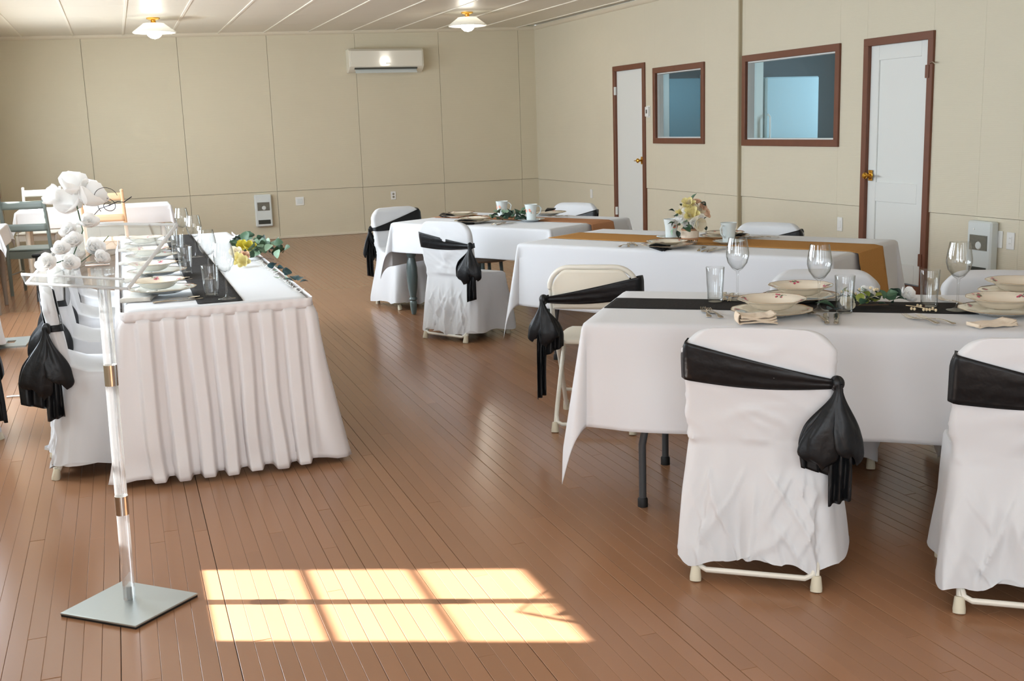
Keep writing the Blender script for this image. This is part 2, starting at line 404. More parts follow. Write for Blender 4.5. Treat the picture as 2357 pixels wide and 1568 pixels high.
pm.add([(0,0,-0.012),(1,0,-0.012),(1,1,-0.012),(0,1,-0.012),(0,0,-0.0007),(1,0,-0.0007),(1,1,-0.0007),(0,1,-0.0007),
        (0.022,0.0006,0),(0.978,0.0006,0),(0.978,0.9994,0),(0.022,0.9994,0)],
       [(0,1,5,4),(1,2,6,5),(2,3,7,6),(3,0,4,7),(4,5,9,8),(5,6,10,9),(6,7,11,10),(7,4,8,11),(8,9,10,11)])
plank_mesh = mesh_of(pm, 'plank', FLOOR, angle=0)
for _p in plank_mesh.polygons: _p.use_smooth = False
for (x0, x1, y0, y1, dz) in planks[:298]:
    o = bpy.data.objects.new('plank', plank_mesh); col.objects.link(o); o.parent = fl
    o.location = (x0, y0, dz); o.scale = (x1 - x0, y1 - y0, 1)
rest = MB()
for (x0, x1, y0, y1, dz) in planks[298:]:
    rest.add([(x0 + vx * (x1 - x0), y0 + vy * (y1 - y0), vz + dz) for (vx, vy, vz) in pm.v], pm.f)
ro = tag(rest.build('plank_flooring', FLOOR, fl, angle=10), kind='stuff')
for _p in ro.data.polygons: _p.use_smooth = False

# ------------------------------------------------------------------ ceiling
ce = empty('ceiling', (0, 0, 0), kind='structure')
def slab(mb, x0, x1, y0, y1, dz0, dz1):
    v = []
    for dz in (dz0, dz1):
        for (a, b) in ((x0, y0), (x1, y0), (x1, y1), (x0, y1)): v.append((a, b, ceil_z(a, b) + dz))
    mb.add(v, [(0,3,2,1),(4,5,6,7),(0,1,5,4),(1,2,6,5),(2,3,7,6),(3,0,4,7)])
b = MB(); slab(b, XL - 0.1, XR + 0.2, YB, YF, 0.03, 0.10); b.build('ceiling_deck', CEIL, ce)
xs = []; x = 1.45 - 0.61 * 5
while x < XR + 0.3: xs.append(x); x += 0.61
ys = [YF - 0.005]
while ys[-1] > YB: ys.append(ys[-1] - 1.22)
for i in range(len(xs) - 1):
    a0, a1 = max(xs[i], XL), min(xs[i + 1], XR)
    if a1 - a0 < 0.05: continue
    for j in range(len(ys) - 1):
        b = MB(); slab(b, a0 + 0.003, a1 - 0.003, max(ys[j + 1], YB) + 0.003, ys[j] - 0.001, 0.0, 0.025); b.build('ceiling_panel', CEIL, ce, angle=20)
for xx in xs:
    if XL < xx < XR:
        b = MB(); slab(b, xx - 0.012, xx + 0.012, YB, YF, -0.009, 0.002); b.build('batten', CEILB, ce, angle=20)

# ------------------------------------------------------------------ walls
wf = empty('wall_far', (0, 0, 0), kind='structure')
RZ = 0.668
seam = [XL, -0.30, 0.90, 2.08, 3.30, 4.52, 5.74, XR]
for i in range(len(seam) - 1):
    a0, a1 = seam[i] + 0.0022, seam[i + 1] - 0.0022
    b = MB(); v = []
    for y in (YF - 0.014, YF + 0.05):
        v += [(a0, y, RZ), (a1, y, RZ), (a1, y, ceil_z(a1, YF) + 0.02), (a0, y, ceil_z(a0, YF) + 0.02)]
    b.add(v, [(0,1,2,3),(7,6,5,4),(0,4,5,1),(1,5,6,2),(2,6,7,3),(3,7,4,0)]); b.build('upper_panel', WALL, wf)
    MB().box(a0, a1, YF, YF + 0.05, 0.0, RZ - 0.004).build('lower_panel', WALL, wf)
MB().box(XL, XR, YF + 0.045, YF + 0.12, -0.05, 3.1).build('wall_backing', GREYP, wf)
b = MB().box(XL, XR - 0.03, YF - 0.018, YF, 0.0, 0.035, 0.005); tag(b.build('baseboard_far', TRIMW), kind='structure')
b = MB(); v = []
for (dy, dz) in ((0, 0), (-0.030, 0), (-0.030, -0.022), (-0.012, -0.048), (0, -0.048)):
    pass
prof = [(-0.014, 0.01), (-0.046, 0.01), (-0.046, -0.018), (-0.030, -0.040), (-0.014, -0.046)]
for xx in (XL, XR): v += [(xx, YF + dy, ceil_z(xx, YF) + dz) for dy, dz in prof]
b.add(v, [(i, (i + 1) % 5, 5 + (i + 1) % 5, 5 + i) for i in range(5)] + [(4,3,2,1,0),(5,6,7,8,9)]); tag(b.build('trim_1', TRIMW, angle=60), kind='structure')
b = MB(); v = []
for yy in (YB, YF): v += [(XR + dy, yy, ceil_z(XR, yy) + dz) for dy, dz in [(-0.0, 0.01), (-0.060, 0.01), (-0.060, -0.018), (-0.046, -0.040), (-0.03, -0.046), (0, -0.046)]]
b.add(v, [(i, (i + 1) % 6, 6 + (i + 1) % 6, 6 + i) for i in range(6)]); tag(b.build('trim_2', TRIMW, angle=60), kind='structure')

# right wall. far part (beyond y=9.98) stands 3 cm proud
D1 = (12.09, 12.98, 2.149)   # door casing outer y0,y1,top
D2 = (7.155, 8.007, 2.085)
W1 = (10.67, 11.87, 1.206, 2.069)
W2 = (8.34, 9.945, 1.192, 2.079)
JOG = 9.98
wr = empty('wall_right', (0, 0, 0), kind='structure')
def wx(y): return XR - 0.03 if y > JOG else XR
def rail(y): return 0.669 + (13.0 - y) * 0.0036
def panel(y0, y1, z0, z1, name='upper_panel', rec=0.0):
    xx = wx((y0 + y1) / 2) + rec
    zz0 = z0; 
    b = MB(); g = 0.0006
    zt = (lambda y: z1) if z1 is not None else (lambda y: ceil_z(XR, y) + 0.02)
    zb = (lambda y: rail(y)) if z0 == 'rail' else (lambda y: z0)
    zt2 = (lambda y: rail(y) - 0.004) if z1 == 'rail' else zt
    v = [(xx, y0 + g, zb(y0)), (xx, y1 - g, zb(y1)), (xx, y1 - g, zt2(y1)), (xx, y0 + g, zt2(y0))]
    v += [(xx + 0.07, p[1], p[2]) for p in v]
    b.add(v, [(0,1,2,3),(7,6,5,4),(0,4,5,1),(1,5,6,2),(2,6,7,3),(3,7,4,0)]); b.build(name, WALLR, wr)
CW = 0.062     # casing width
def holes(y0, y1):
    ym = (y0 + y1) / 2
    if D1[0] < ym < D1[1]: return 'd', D1[2]
    if D2[0] < ym < D2[1]: return 'd', D2[2]
    if W1[0] < ym < W1[1]: return 'w', W1
    if W2[0] < ym < W2[1]: return 'w', W2
    return None, None
cuts = [YB, 0.0, 1.2, 2.4, 3.6, 4.8, 5.40, 5.81, 6.22, 6.63, D2[0] + 0.02, D2[1] - 0.02, 8.36, W2[1] - 0.02, JOG, W1[0] + 0.02, W1[1] - 0.02, D1[0] + 0.02, D1[1] - 0.02, 14.35, YF]
for y0, y1 in zip(cuts[:-1], cuts[1:]):
    k, h = holes(y0, y1)
    if k == 'd': panel(y0, y1, h - 0.02, None)
    elif k == 'w':
        panel(y0, y1, 'rail', h[2] + 0.02); panel(y0, y1, h[3] - 0.02, None); panel(y0, y1, 0.0, 'rail', 'lower_panel', 0.010)
    else:
        panel(y0, y1, 'rail', None); panel(y0, y1, 0.0, 'rail', 'lower_panel', 0.010)
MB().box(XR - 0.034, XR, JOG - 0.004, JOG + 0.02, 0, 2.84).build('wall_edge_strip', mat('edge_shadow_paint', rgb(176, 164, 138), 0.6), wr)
def casing(name_root, y0, y1, z0, z1, xx, sill, parent):
    t = 0.022; dd = 0.012 if sill else 0.075
    MB().box(xx - t, xx + dd, y0, y0 + CW, z0, z1, 0.003).build('casing_side', BROWN, parent)
    MB().box(xx - t, xx + dd, y1 - CW, y1, z0, z1, 0.003).build('casing_side', BROWN, parent)
    MB().box(xx - t - 0.001, xx + dd, y0 + 0.001, y1 - 0.001, z1 - CW, z1 + 0.001, 0.003).build('casing_head', BROWN, parent)
    if sill: MB().box(xx - t - 0.001, xx + dd, y0 + 0.001, y1 - 0.001, z0 - 0.001, z0 + CW, 0.003).build('casing_sill', BROWN, parent)
def knob(parent, x, y, z, side):
    k = empty('door_handle', (0, 0, 0)); k.parent = parent
    e = MB(); e.lathe([(0, 0), (0.033, 0), (0.033, 0.004), (0.028, 0.008), (0.012, 0.010), (0.012, 0.034), (0.020, 0.040), (0.028, 0.052), (0.028, 0.062), (0.018, 0.072), (0, 0.074)], 20)
    e.build('knob', BRASS, k, tf=Matrix.Translation((x, y, z)) @ Matrix.Rotation(R(-90), 4, 'Y'))
    MB().box(x - 0.003, x + 0.002, y - 0.026, y + 0.026, z - 0.045, z + 0.045, 0.002).build('plate', BRASS, k)
    e = MB(); e.tube([(x - 0.055, y, z), (x - 0.06, y - side * 0.03, z), (x - 0.055, y - side * 0.10, z - 0.004)], [0.008, 0.007, 0.005], 8); e.build('lever', BRASS, k)
d1 = empty('door_1', (0, 0, 0), kind='structure')
casing('d', D1[0], D1[1], 0.0, D1[2], XR - 0.03, False, d1)
MB().box(XR - 0.02, XR + 0.02, D1[0] + CW, D1[1] - CW, 0.01, D1[2] - CW, 0.002).build('door_slab', DOORW, d1)
for zz in (0.35, 1.85): MB().box(XR - 0.056, XR - 0.03, D1[1] - CW - 0.008, D1[1] - CW + 0.02, zz - 0.05, zz + 0.05, 0.003).build('hinge', DOORW, d1)
knob(d1, XR - 0.03, D1[0] + CW + 0.055, 1.0, -1)
d2 = empty('door_2', (0, 0, 0), kind='structure')
casing('d', D2[0], D2[1], 0.0, D2[2], XR, False, d2)
ya, yb = D2[0] + CW, D2[1] - CW; zb_, zt_ = 0.085, D2[2] - CW; sx = XR + 0.012
st = 0.105
MB().box(sx + 0.012, sx + 0.03, ya, yb, zb_, zt_).build('door_panel', DOORW, d2)
for (p0, p1, q0, q1) in ((ya, ya + st, zb_, zt_), (yb - st, yb, zb_, zt_)): MB().box(sx, sx + 0.03, p0, p1, q0, q1, 0.003).build('stile', DOORW, d2)
for (q0, q1) in ((zb_, zb_ + 0.16), (0.74, 0.90), (zt_ - 0.12, zt_)): MB().box(sx + 0.0004, sx + 0.03, ya + st, yb - st, q0, q1, 0.003).build('rail', DOORW, d2)
MB().box(XR - 0.01, XR + 0.05, D2[0] + 0.02, D2[1] - 0.02, 0, 0.075, 0.004).build('threshold', BROWN, d2)
for zz in (0.30, 1.78): MB().box(XR - 0.030, XR - 0.002, ya - 0.03, ya + 0.012, zz - 0.05, zz + 0.05, 0.003).build('hinge', BROWN, d2)
e = MB().tube([(XR - 0.024, D2[0] + 0.02, 1.84), (XR - 0.035, D2[0] - 0.02, 1.845), (XR - 0.03, D2[0] - 0.035, 1.835)], 0.006, 8); e.build('hook', STEEL, d2)
knob(d2, XR - 0.0, D2[1] - CW - 0.05, 0.955, 1)
for nm, W in (('window_1', W1), ('window_2', W2)):
    w = empty(nm, (0, 0, 0), kind='structure'); xx = wx(W[0] + 0.1)
    casing('w', W[0], W[1], W[2], W[3], xx, True, w)
    MB().box(xx + 0.045, xx + 0.049, W[0] + CW, W[1] - CW, W[2] + CW, W[3] - CW).build('pane', pane_mat('interior_pane'), w)
    for (y0, y1) in ((W[0] + CW - 0.02, W[0] + CW), (W[1] - CW, W[1] - CW + 0.02)): MB().box(xx + 0.012, xx + 0.09, y0, y1, W[2] + CW - 0.02, W[3] - CW + 0.02).build('reveal', DOORW, w)
    for (z0, z1) in ((W[2] + CW - 0.02, W[2] + CW + 0.012), (W[3] - CW - 0.012, W[3] - CW + 0.02)):
        MB().box(xx + 0.012, xx + 0.09, W[0] + CW, W[1] - CW, z0, z1).build('glazing_bead', DOORW, w)

# left wall and rear wall with their daylight windows and the added fill windows
def wall_with_holes(name, rects, a0, a1, place, parent_kind='structure'):
    w = empty(name, (0, 0, 0), kind=parent_kind); cur = a0
    for (p0, p1, z0, z1) in rects:
        place(w, cur, p0, 0, 2.95); place(w, p0, p1, 0, z0); place(w, p0, p1, z1, 2.95); cur = p1
    place(w, cur, a1, 0, 2.95); return w
def pl(w, a, b_, z0, z1): MB().box(XL - 0.14, XL, a, b_, z0, z1).build('wall_section', WALLR, w)
def pb(w, a, b_, z0, z1): MB().box(a, b_, YB - 0.14, YB, z0, z1).build('wall_section', WALLR, w)
wall_with_holes('wall_left', LEFT_WINDOWS, YB, YF + 0.1, pl)
wall_with_holes('wall_back', BACK_WINDOWS, XL, XR + 0.1, pb)
n = 3
for k, (y0, y1, z0, z1) in enumerate(LEFT_WINDOWS):
    w = empty('window_%d' % n, (0, 0, 0), kind='structure'); n += 1
    t = 0.022
    rows = 3; cols = 1 if k == 1 else 3
    if k in FILL_WINDOWS: MB().box(XL - 0.10, XL - 0.02, y0, y1, z0, z1).build('added_blind', PLASTIC, w); rows = cols = 1  # added opaque blind that keeps the sun out behind the fill light
    for i in range(1, rows):
        zz = z0 + 0.05 + (z1 - z0 - 0.10) * i / rows; MB().box(XL - 0.076, XL - 0.064, y0, y1, zz - 0.009, zz + 0.009).build('muntin', DOORW, w)
    for i in range(1, cols):
        yy = y0 + (y1 - y0) * i / cols; MB().box(XL - 0.09, XL - 0.06, yy - 0.014, yy + 0.014, z0, z1).build('muntin', DOORW, w)
    MB().box(XL - 0.001, XL + 0.02, y0 - 0.07, y0, z0 - 0.07, z1 + 0.07).build('window_frame', BROWN, w)
    MB().box(XL - 0.001, XL + 0.02, y1, y1 + 0.07, z0 - 0.07, z1 + 0.07).build('window_frame', BROWN, w)
    MB().box(XL - 0.001, XL + 0.02, y0, y1, z0 - 0.07, z0).build('window_frame', BROWN, w)
    MB().box(XL - 0.001, XL + 0.02, y0, y1, z1, z1 + 0.07).build('window_frame', BROWN, w)
for k, (x0, x1, z0, z1) in enumerate(BACK_WINDOWS):
    w = empty('window_%d' % n, (0, 0, 0), kind='structure'); n += 1
    xm = (x0 + x1) / 2; zm = (z0 + z1) / 2
    MB().box(xm - 0.03, xm + 0.03, YB - 0.09, YB - 0.06, z0, z1).build('muntin', DOORW, w)
    MB().box(x0, x1, YB - 0.09, YB - 0.06, zm - 0.02, zm + 0.02).build('muntin', DOORW, w)
    for (a, b_, c_, d_) in ((x0 - 0.07, x0, z0 - 0.07, z1 + 0.07), (x1, x1 + 0.07, z0 - 0.07, z1 + 0.07), (x0, x1, z0 - 0.07, z0), (x0, x1, z1, z1 + 0.07)):
        MB().box(a, b_, YB - 0.001, YB + 0.02, c_, d_).build('window_frame', BROWN, w)
# tall brown door casing at the far end of the left wall
d3 = empty('door_3', (0, 0, 0), kind='structure')
MB().box(XL, XL + 0.03, 15.20, 15.30, 0, 2.1, 0.003).build('casing_side', BROWN, d3)
MB().box(XL, XL + 0.03, 14.30, 14.40, 0, 2.1, 0.003).build('casing_side', BROWN, d3)
MB().box(XL, XL + 0.03, 14.30, 15.30, 2.0, 2.1, 0.003).build('casing_head', BROWN, d3)
MB().box(XL, XL + 0.012, 14.40, 15.20, 0, 2.0).build('door_slab', DOORW, d3)

# ------------------------------------------------------------------ kitchen seen through the two interior windows
kr = empty('kitchen_shell', (0, 0, 0), kind='structure')
MB().box(XR + 0.08, 9.4, 5.8, YF + 2, -0.05, 0.0).build('kitchen_floor', FLOOR, kr)
MB().box(XR + 0.08, 9.4, 5.8, YF + 2, 2.46, 2.52).build('kitchen_ceiling', KCEIL, kr)
MB().box(9.4, 9.5, 5.8, YF + 2, 0, 2.5).build('kitchen_side', KLIGHT, kr)
MB().box(XR + 0.08, 9.4, 5.7, 5.8, 0, 2.5).build('kitchen_side', KLIGHT, kr)
MB().box(7.05, 9.4, 11.98, 12.06, 0, 2.46).build('dark_partition', KWALL, kr)
MB().box(6.62, 7.05, 11.20, 11.24, 0, 2.46).build('pale_cupboard_side', KLIGHT, kr)
MB().box(XR + 0.08, 9.4, 14.6, 14.7, 0, 2.46).build('kitchen_side', KWALL, kr)
MB().box(7.57, 8.08, 14.50, 14.56, 0, 2.05, 0.01).build('blue_door', KTEAL, kr)
MB().box(8.10, 8.7, 14.50, 14.57, 0, 2.10, 0.01).build('pale_panel', FRIDGE, kr)
MB().box(7.15, 7.56, 14.48, 14.56, 0, 2.46).build('pale_panel', KLIGHT, kr)
fr = empty('refrigerator', (7.43, 11.2, 0), label='pale blue white refrigerator seen through the larger brown framed window', cat='refrigerator')
MB().box(-0.355, 0.355, 0.03, 0.66, 0.02, 1.915, 0.008).build('body', FRIDGE, fr)
MB().box(-0.355, 0.355, -0.03, 0.025, 0.05, 1.915, 0.014).build('door', FRIDGE, fr)
h_ = MB().tube([(-0.33, -0.03, 1.0), (-0.33, -0.075, 1.03), (-0.33, -0.075, 1.47), (-0.33, -0.03, 1.50)], 0.011, 8).build('handle', PLASTIC, fr)
bm_ = empty('broom', (7.93, 11.75, 0), label='black broom handle leaning beside the refrigerator behind the larger window', cat='broom')
MB().tube([(0.06, -0.02, 0.10), (-0.02, 0.0, 1.56)], 0.016, 10).build('handle', BROOM, bm_)
MB().box(-0.10, 0.22, -0.06, 0.02, 0.0, 0.12, 0.01).build('head', BROOM, bm_)

# ------------------------------------------------------------------ fittings on walls and ceiling
def face_y(name, p0, p1, y, depth, m, parent=None, c=0.006):   # box on the far wall from two opposite picture corners
    return MB().box(min(p0.x, p1.x), max(p0.x, p1.x), y - depth, y, min(p0.z, p1.z), max(p0.z, p1.z), c)
YW = YF - 0.014
ac = empty('air_conditioner', (3.70, YW, 2.42), label='white wall mounted air conditioner high on the far wall', cat='air conditioner')
pr = []
b = MB(); prof = [(0.0, 0.16), (-0.17, 0.16), (-0.205, 0.13), (-0.21, -0.08), (-0.19, -0.10), (-0.10, -0.155), (0.0, -0.16)]
v = [(sx_ * 0.535, y, z) for sx_ in (-1, 1) for (y, z) in prof]; nn = len(prof)
b.add(v, [(i, (i + 1) % nn, nn + (i + 1) % nn, nn + i) for i in range(nn)] + [tuple(range(nn)), tuple(range(2 * nn - 1, nn - 1, -1))])
b.build('body', PLASTG, ac, angle=30, bevel=0.006)
MB().box(-0.515, 0.515, -0.219, -0.205, -0.085, 0.135, 0.005).build('front_panel', PLASTG, ac)
lv = empty('air_outlet', (0, 0, 0)); lv.parent = ac
MB().box(-0.46, 0.44, -0.196, -0.10, -0.118, -0.093).build('outlet_slot', DGREY, lv)
b = MB(); b.add([(-0.45, -0.175, -0.118), (0.43, -0.175, -0.118), (0.43, -0.215, -0.165), (-0.45, -0.215, -0.165), (-0.45, -0.168, -0.124), (0.43, -0.168, -0.124), (0.43, -0.208, -0.171), (-0.45, -0.208, -0.171)],
    [(0,1,2,3),(7,6,5,4),(0,4,5,1),(2,6,7,3),(1,5,6,2),(3,7,4,0)]); b.build('louvre', HEAT, lv)
b = MB()
for i, ww in enumerate((0.010, 0.006, 0.009, 0.008, 0.009)):
    b.box(-0.012 + i * 0.013, -0.012 + i * 0.013 + ww, -0.2205, -0.219, -0.047, -0.036)
b.build('maker_mark', GREYP, ac)

def heater(name, M4, label, w, h):
    t = empty(name, (0, 0, 0), label=label, cat='heater'); t.matrix_world = M4
    MB().box(-w / 2, w / 2, -0.075, 0, 0, h, 0.012).build('body', HEAT, t)
    for (z0, z1, nl) in ((h * 0.50, h * 0.76, 12), (h * 0.08, h * 0.21, 7)):
        g = MB().box(-w * 0.36, w * 0.36, -0.0775, -0.070, z0, z1).build('grille', DGREY, t)
        b = MB()
        for i in range(nl):
            zz = z0 + (z1 - z0) * (i + 0.5) / nl; b.box(-w * 0.36, w * 0.36, -0.081, -0.077, zz - 0.0022, zz + 0.0022)
        b.build('grille_bars', GREYP if nl == 12 else DGREY, g)
        if nl == 12:
            b = MB(); 
            for a in range(4):
                an = R(20 + 90 * a); b.box(-0.002, 0.002, -0.0825, -0.081, 0, 0.001)
            b = MB().lathe([(0, 0.0), (0.030, 0.0), (0.024, 0.006), (0, 0.008)], 16)
            b.build('fan_hub', HEAT, g, tf=Matrix.Translation((0.005, -0.080, (z0 + z1) / 2 - 0.02)) @ Matrix.Rotation(R(90), 4, 'X'))
    MB().lathe([(0, 0.0), (0.009, 0.0), (0.008, 0.006), (0, 0.007)], 12).build('thermostat_knob', PLASTIC, t, tf=Matrix.Translation((-w * 0.2, -0.074, h * 0.86)) @ Matrix.Rotation(R(90), 4, 'X'))
    return t
heater('wall_heater', Matrix.Translation((1.868, YF, 0.19)), 'white wall heater with dark grilles on the far wall', 0.232, 0.445)
ROT_R = Matrix.Rotation(R(-90), 4, 'Z')     # local -y faces -x (into the room)
def right_wall(px, py, dx=0.0): p = onX(px, py, XR); return p
hy = (onX(2236, 512, XR).y + onX(2286, 512, XR).y) / 2
heater('wall_heater', Matrix.Translation((XR + 0.01, 6.53, 0.235)) @ Matrix.Rotation(R(-90), 4, 'Z'), 'white wall heater with mesh grille on the right wall beside the panelled door', 0.245, 0.43)
def plate(name, M4, label, kind, w=0.075, h=0.118, cat='outlet'):
    t = empty(name, (0, 0, 0), label=label, cat=cat); t.matrix_world = M4
    MB().box(-w / 2, w / 2, -0.008, 0, -h / 2, h / 2, 0.003).build('cover_plate', PLASTIC, t)
    if kind == 'duplex':
        for z in (-0.021, 0.021):
            s = MB().lathe([(0, 0), (0.0165, 0), (0.0155, 0.002), (0, 0.002)], 16).build('socket', GREYP, t, tf=Matrix.Translation((0, -0.008, z)) @ Matrix.Rotation(R(90), 4, 'X'))
            b = MB()
            for xx in (-0.006, 0.006): b.box(xx - 0.001, xx + 0.001, -0.0108, -0.0098, z - 0.004, z + 0.005)
            b.build('slots', BLACKR, s)
    elif kind == 'deco':
        s = MB().box(-0.017, 0.017, -0.0105, -0.006, -0.034, 0.034, 0.001).build('receptacle', PLASTIC, t)
        b = MB()
        for z in (-0.019, 0.019):
            for xx in (-0.006, 0.006): b.box(xx - 0.001, xx + 0.001, -0.0112, -0.0102, z - 0.004, z + 0.005)
        b.build('slots', GREYP, s)
    elif kind == 'switch':
        MB().box(-w * 0.22, w * 0.22, -0.0115, -0.006, -0.033, 0.033, 0.002).build('rocker', PLASTIC, t)
    elif kind == 'square':
        MB().box(-w * 0.32, w * 0.32, -0.013, -0.006, -h * 0.3, h * 0.3, 0.003).build('insert', HEAT, t)
    return t
for px, py, kind, lab, w, h in ((298, 482, 'duplex', 'white double outlet on the far wall at its left, above the white clothed table', 0.075, 0.118),
                                (690, 463, 'square', 'square white cover plate on the far wall right of the heater', 0.118, 0.118),
                                (905.5, 450, 'duplex', 'white double outlet on the far wall below the air conditioner', 0.075, 0.118)):
    p = onY(px, py, YF); plate('wall_outlet' if kind == 'duplex' else 'cover_plate', Matrix.Translation(p), lab, kind, w, h, 'outlet')
for px, py, kind, lab, w, h, nm in ((1362, 446, 'blank', 'narrow white outlet plate low on the right wall, left of the far plain door', 0.075, 0.118, 'wall_outlet'),
                                (1934, 516, 'switch', 'white plate low on the right wall, just left of the panelled door', 0.075, 0.125, 'wall_outlet'),
                                (2300, 551, 'blank', 'blank white plate immediately right of the right wall heater', 0.075, 0.125, 'blank_plate'),
                                (2327, 555, 'deco', 'white rectangular outlet, rightmost plate on the right wall', 0.075, 0.125, 'wall_outlet')):
    y_ = onX(px, py, XR).y; p = onX(px, py, wx(y_) + 0.010); plate(nm, Matrix.Translation(p) @ ROT_R, lab, kind, w, h, 'outlet')
p = onX(1493, 257, XR - 0.03)
th = plate('thermostat', Matrix.Translation(p) @ ROT_R, 'small white thermostat between the far door and the smaller interior window', 'x', 0.09, 0.135, 'thermostat')
MB().box(-0.04, 0.04, -0.032, -0.006, -0.058, 0.058, 0.006).build('housing', PLASTIC, th)
MB().box(-0.012, 0.016, -0.0335, -0.031, -0.020, 0.024).build('display', DGREY, th)

def lamp(px, py, label):
    z = 2.82
    for _ in range(5): p = at(px, py, z); z = ceil_z(p.x, p.y)
    t = empty('ceiling_light', (p.x, p.y, z), label=label, cat='ceiling light', group='opal ceiling lights')
    MB().lathe([(0, 0), (0.075, 0), (0.075, -0.012), (0.055, -0.022), (0.028, -0.03), (0.026, -0.042), (0.034, -0.052), (0.03, -0.058), (0, -0.058)], 28).build('canopy', BRASS, t)
    MB().lathe([(0.03, -0.056), (0.115, -0.062), (0.13, -0.075), (0.232, -0.150), (0.238, -0.160), (0.232, -0.166), (0.20, -0.160), (0.12, -0.085), (0.10, -0.070), (0.03, -0.064)], 40).build('shade', SHADE, t)
    MB().lathe([(0, -0.088), (0.05, -0.10), (0.082, -0.135), (0.088, -0.165), (0.075, -0.195), (0.045, -0.220), (0, -0.232)], 28).build('globe', BULB, t)
    d = bpy.data.lights.new('lamp_glow', 'POINT'); d.energy = 9; d.color = (1.0, 0.93, 0.80); d.shadow_soft_size = 0.09
    o = bpy.data.objects.new('lamp_glow', d); col.objects.link(o); o.parent = t; o.location = (0, 0, -0.30)
    return t
lamp(352, 41, 'lit opal glass ceiling light with brass canopy, left of the two, over the head table')
lamp(1075, 28, 'lit opal glass ceiling light with brass canopy, right of the two, near the far corner')

# ------------------------------------------------------------------ tables and cloths
TZ = 0.745
def uv(a): a = R(a); return Vector((math.cos(a), math.sin(a), 0)), Vector((-math.sin(a), math.cos(a), 0))
def drape(name, x, y, ang, L, W, drop, label, group, seed=1, wave=0.012, cone=0.22, creases=(), m=CLOTH, z=TZ):
    rg = random.Random(seed)
    cs = [(rg.uniform(2.5, 5.5), rg.uniform(0, 6.28), rg.uniform(0.5, 1.0)) for _ in range(2)] + [(rg.uniform(7, 12), rg.uniform(0, 6.28), rg.uniform(0.3, 0.7)) for _ in range(3)]
    def wv(s):
        return sum(a * math.sin(k * s + p) for k, p, a in cs) / 2.0
    dx_, dy_ = drop if isinstance(drop, tuple) else (drop, drop); drop = max(dx_, dy_)
    def axis(Ln, drop):
        nd = 26; nt = int(Ln / 0.035)
        a = [-drop * (1 - i / nd) for i in range(nd)]
        a += [Ln * i / nt for i in range(nt + 1)]
        a += [Ln + drop * (i + 1) / nd for i in range(nd)]
        return a
    A, B = axis(L, dx_), axis(W, dy_); rr = 0.016
    def bend(l):        # rounded edge: returns outward, down
        q = rr * PI / 2
        if l < q: t = l / rr; return rr * math.sin(t), rr * (1 - math.cos(t))
        return rr, rr + (l - q)
    def P(s, t):
        ex = s - L if s > L else (s if s < 0 else 0.0); ey = t - W if t > W else (t if t < 0 else 0.0)
        cx = min(max(s, 0), L); cy = min(max(t, 0), W)
        if ex == 0 and ey == 0:
            h = 0.0009 * nz(s * 4 + seed, t * 4) 
            for (p0, amp) in creases: 
                d = abs(s - p0); 
                if d < 0.02: h += amp * (1 - d / 0.02)
            return (s, t, h)
        a, b_ = abs(ex), abs(ey)
        if a and not b_ or b_ and not a:
            l = a + b_; run = cy if a else cx; Ln = W if a else L
            o, d = bend(l)
            tp = min(1, run / 0.16) * min(1, (Ln - run) / 0.16)
            sgn = (1 if ex > 0 or ey > 0 else -1); side = (10 if a else 0) + (5 if sgn > 0 else 0)
            k = l / drop
            o += (0.02 + wave * (1 + wv(run + side)) + 0.004 * nz(run * 7, l * 5, seed)) * k * sm(k * 1.3) * (0.35 + 0.65 * tp) + 0.010 * k
            if a: return (cx + sgn * o, cy, -d)
            return (cx, cy + sgn * o, -d)
        l = math.hypot(a, b_); th_ = math.atan2(b_, a)
        o, d = bend(l); k = l / drop
        s2 = math.sin(2 * th_); l *= 1 + 0.10 * s2 * s2
        fold = 0.03 * k * 0.35 + 0.010 * k + cone * l * (s2 ** 1.25) + 0.012 * math.sin(6 * th_) * k
        o += fold
        d = max(0.0, math.sqrt(max(0, l * l - (fold * 0.9) ** 2)) - (rr * PI / 2 - rr)) if l > rr * PI / 2 else d
        thp = th_ 
        return (cx + (1 if ex > 0 else -1) * o * math.cos(thp), cy + (1 if ey > 0 else -1) * o * math.sin(thp), -d)
    vs = [P(s, t) for s in A for t in B]; nb = len(B)
    fs = [(i * nb + j, (i + 1) * nb + j, (i + 1) * nb + j + 1, i * nb + j + 1) for i in range(len(A) - 1) for j in range(nb - 1)]
    b = MB(); b.add(vs, fs)
    o = b.build(name, m, angle=60, solid=0.0016, loc=(x, y, z + 0.002), rz=R(ang))
    return tag(o, label, 'tablecloth', group)

def runner(name, x, y, ang, L, W, y0, y1, s0, s1, hang0, hang1, m, label, z=TZ, fold=0.0, ragged=0.0, gap=0.0042):
    # cloth strip lying along the table from s0..s1 (may hang over either end)
    def fn(u, v):
        s = s0 - hang0 + u * (s1 - s0 + hang0 + hang1); t = y0 + (y1 - y0) * v
        if ragged and (v == 0 or v == 1): t += ragged * nz(s * 30, v * 7, 3)
        zz = 0.0008 * nz(s * 9, t * 9) + fold * abs(math.sin(s * 15))
        xx = s
        if s < s0: xx = s0 - 0.022 - 0.008 * (s0 - s) / max(hang0, 1e-3); zz = -(s0 - s) + 0.005
        if s > s1: xx = s1 + 0.034 + 0.05 * (s - s1) / max(hang1, 1e-3); zz = -(s - s1) + 0.005
        return (xx, t, zz)
    b = MB().grid(fn, 90, 13)
    o = b.build(name, m, angle=60, solid=0.0015, loc=(x, y, z + gap), rz=R(ang))
    return tag(o, label, 'table runner')

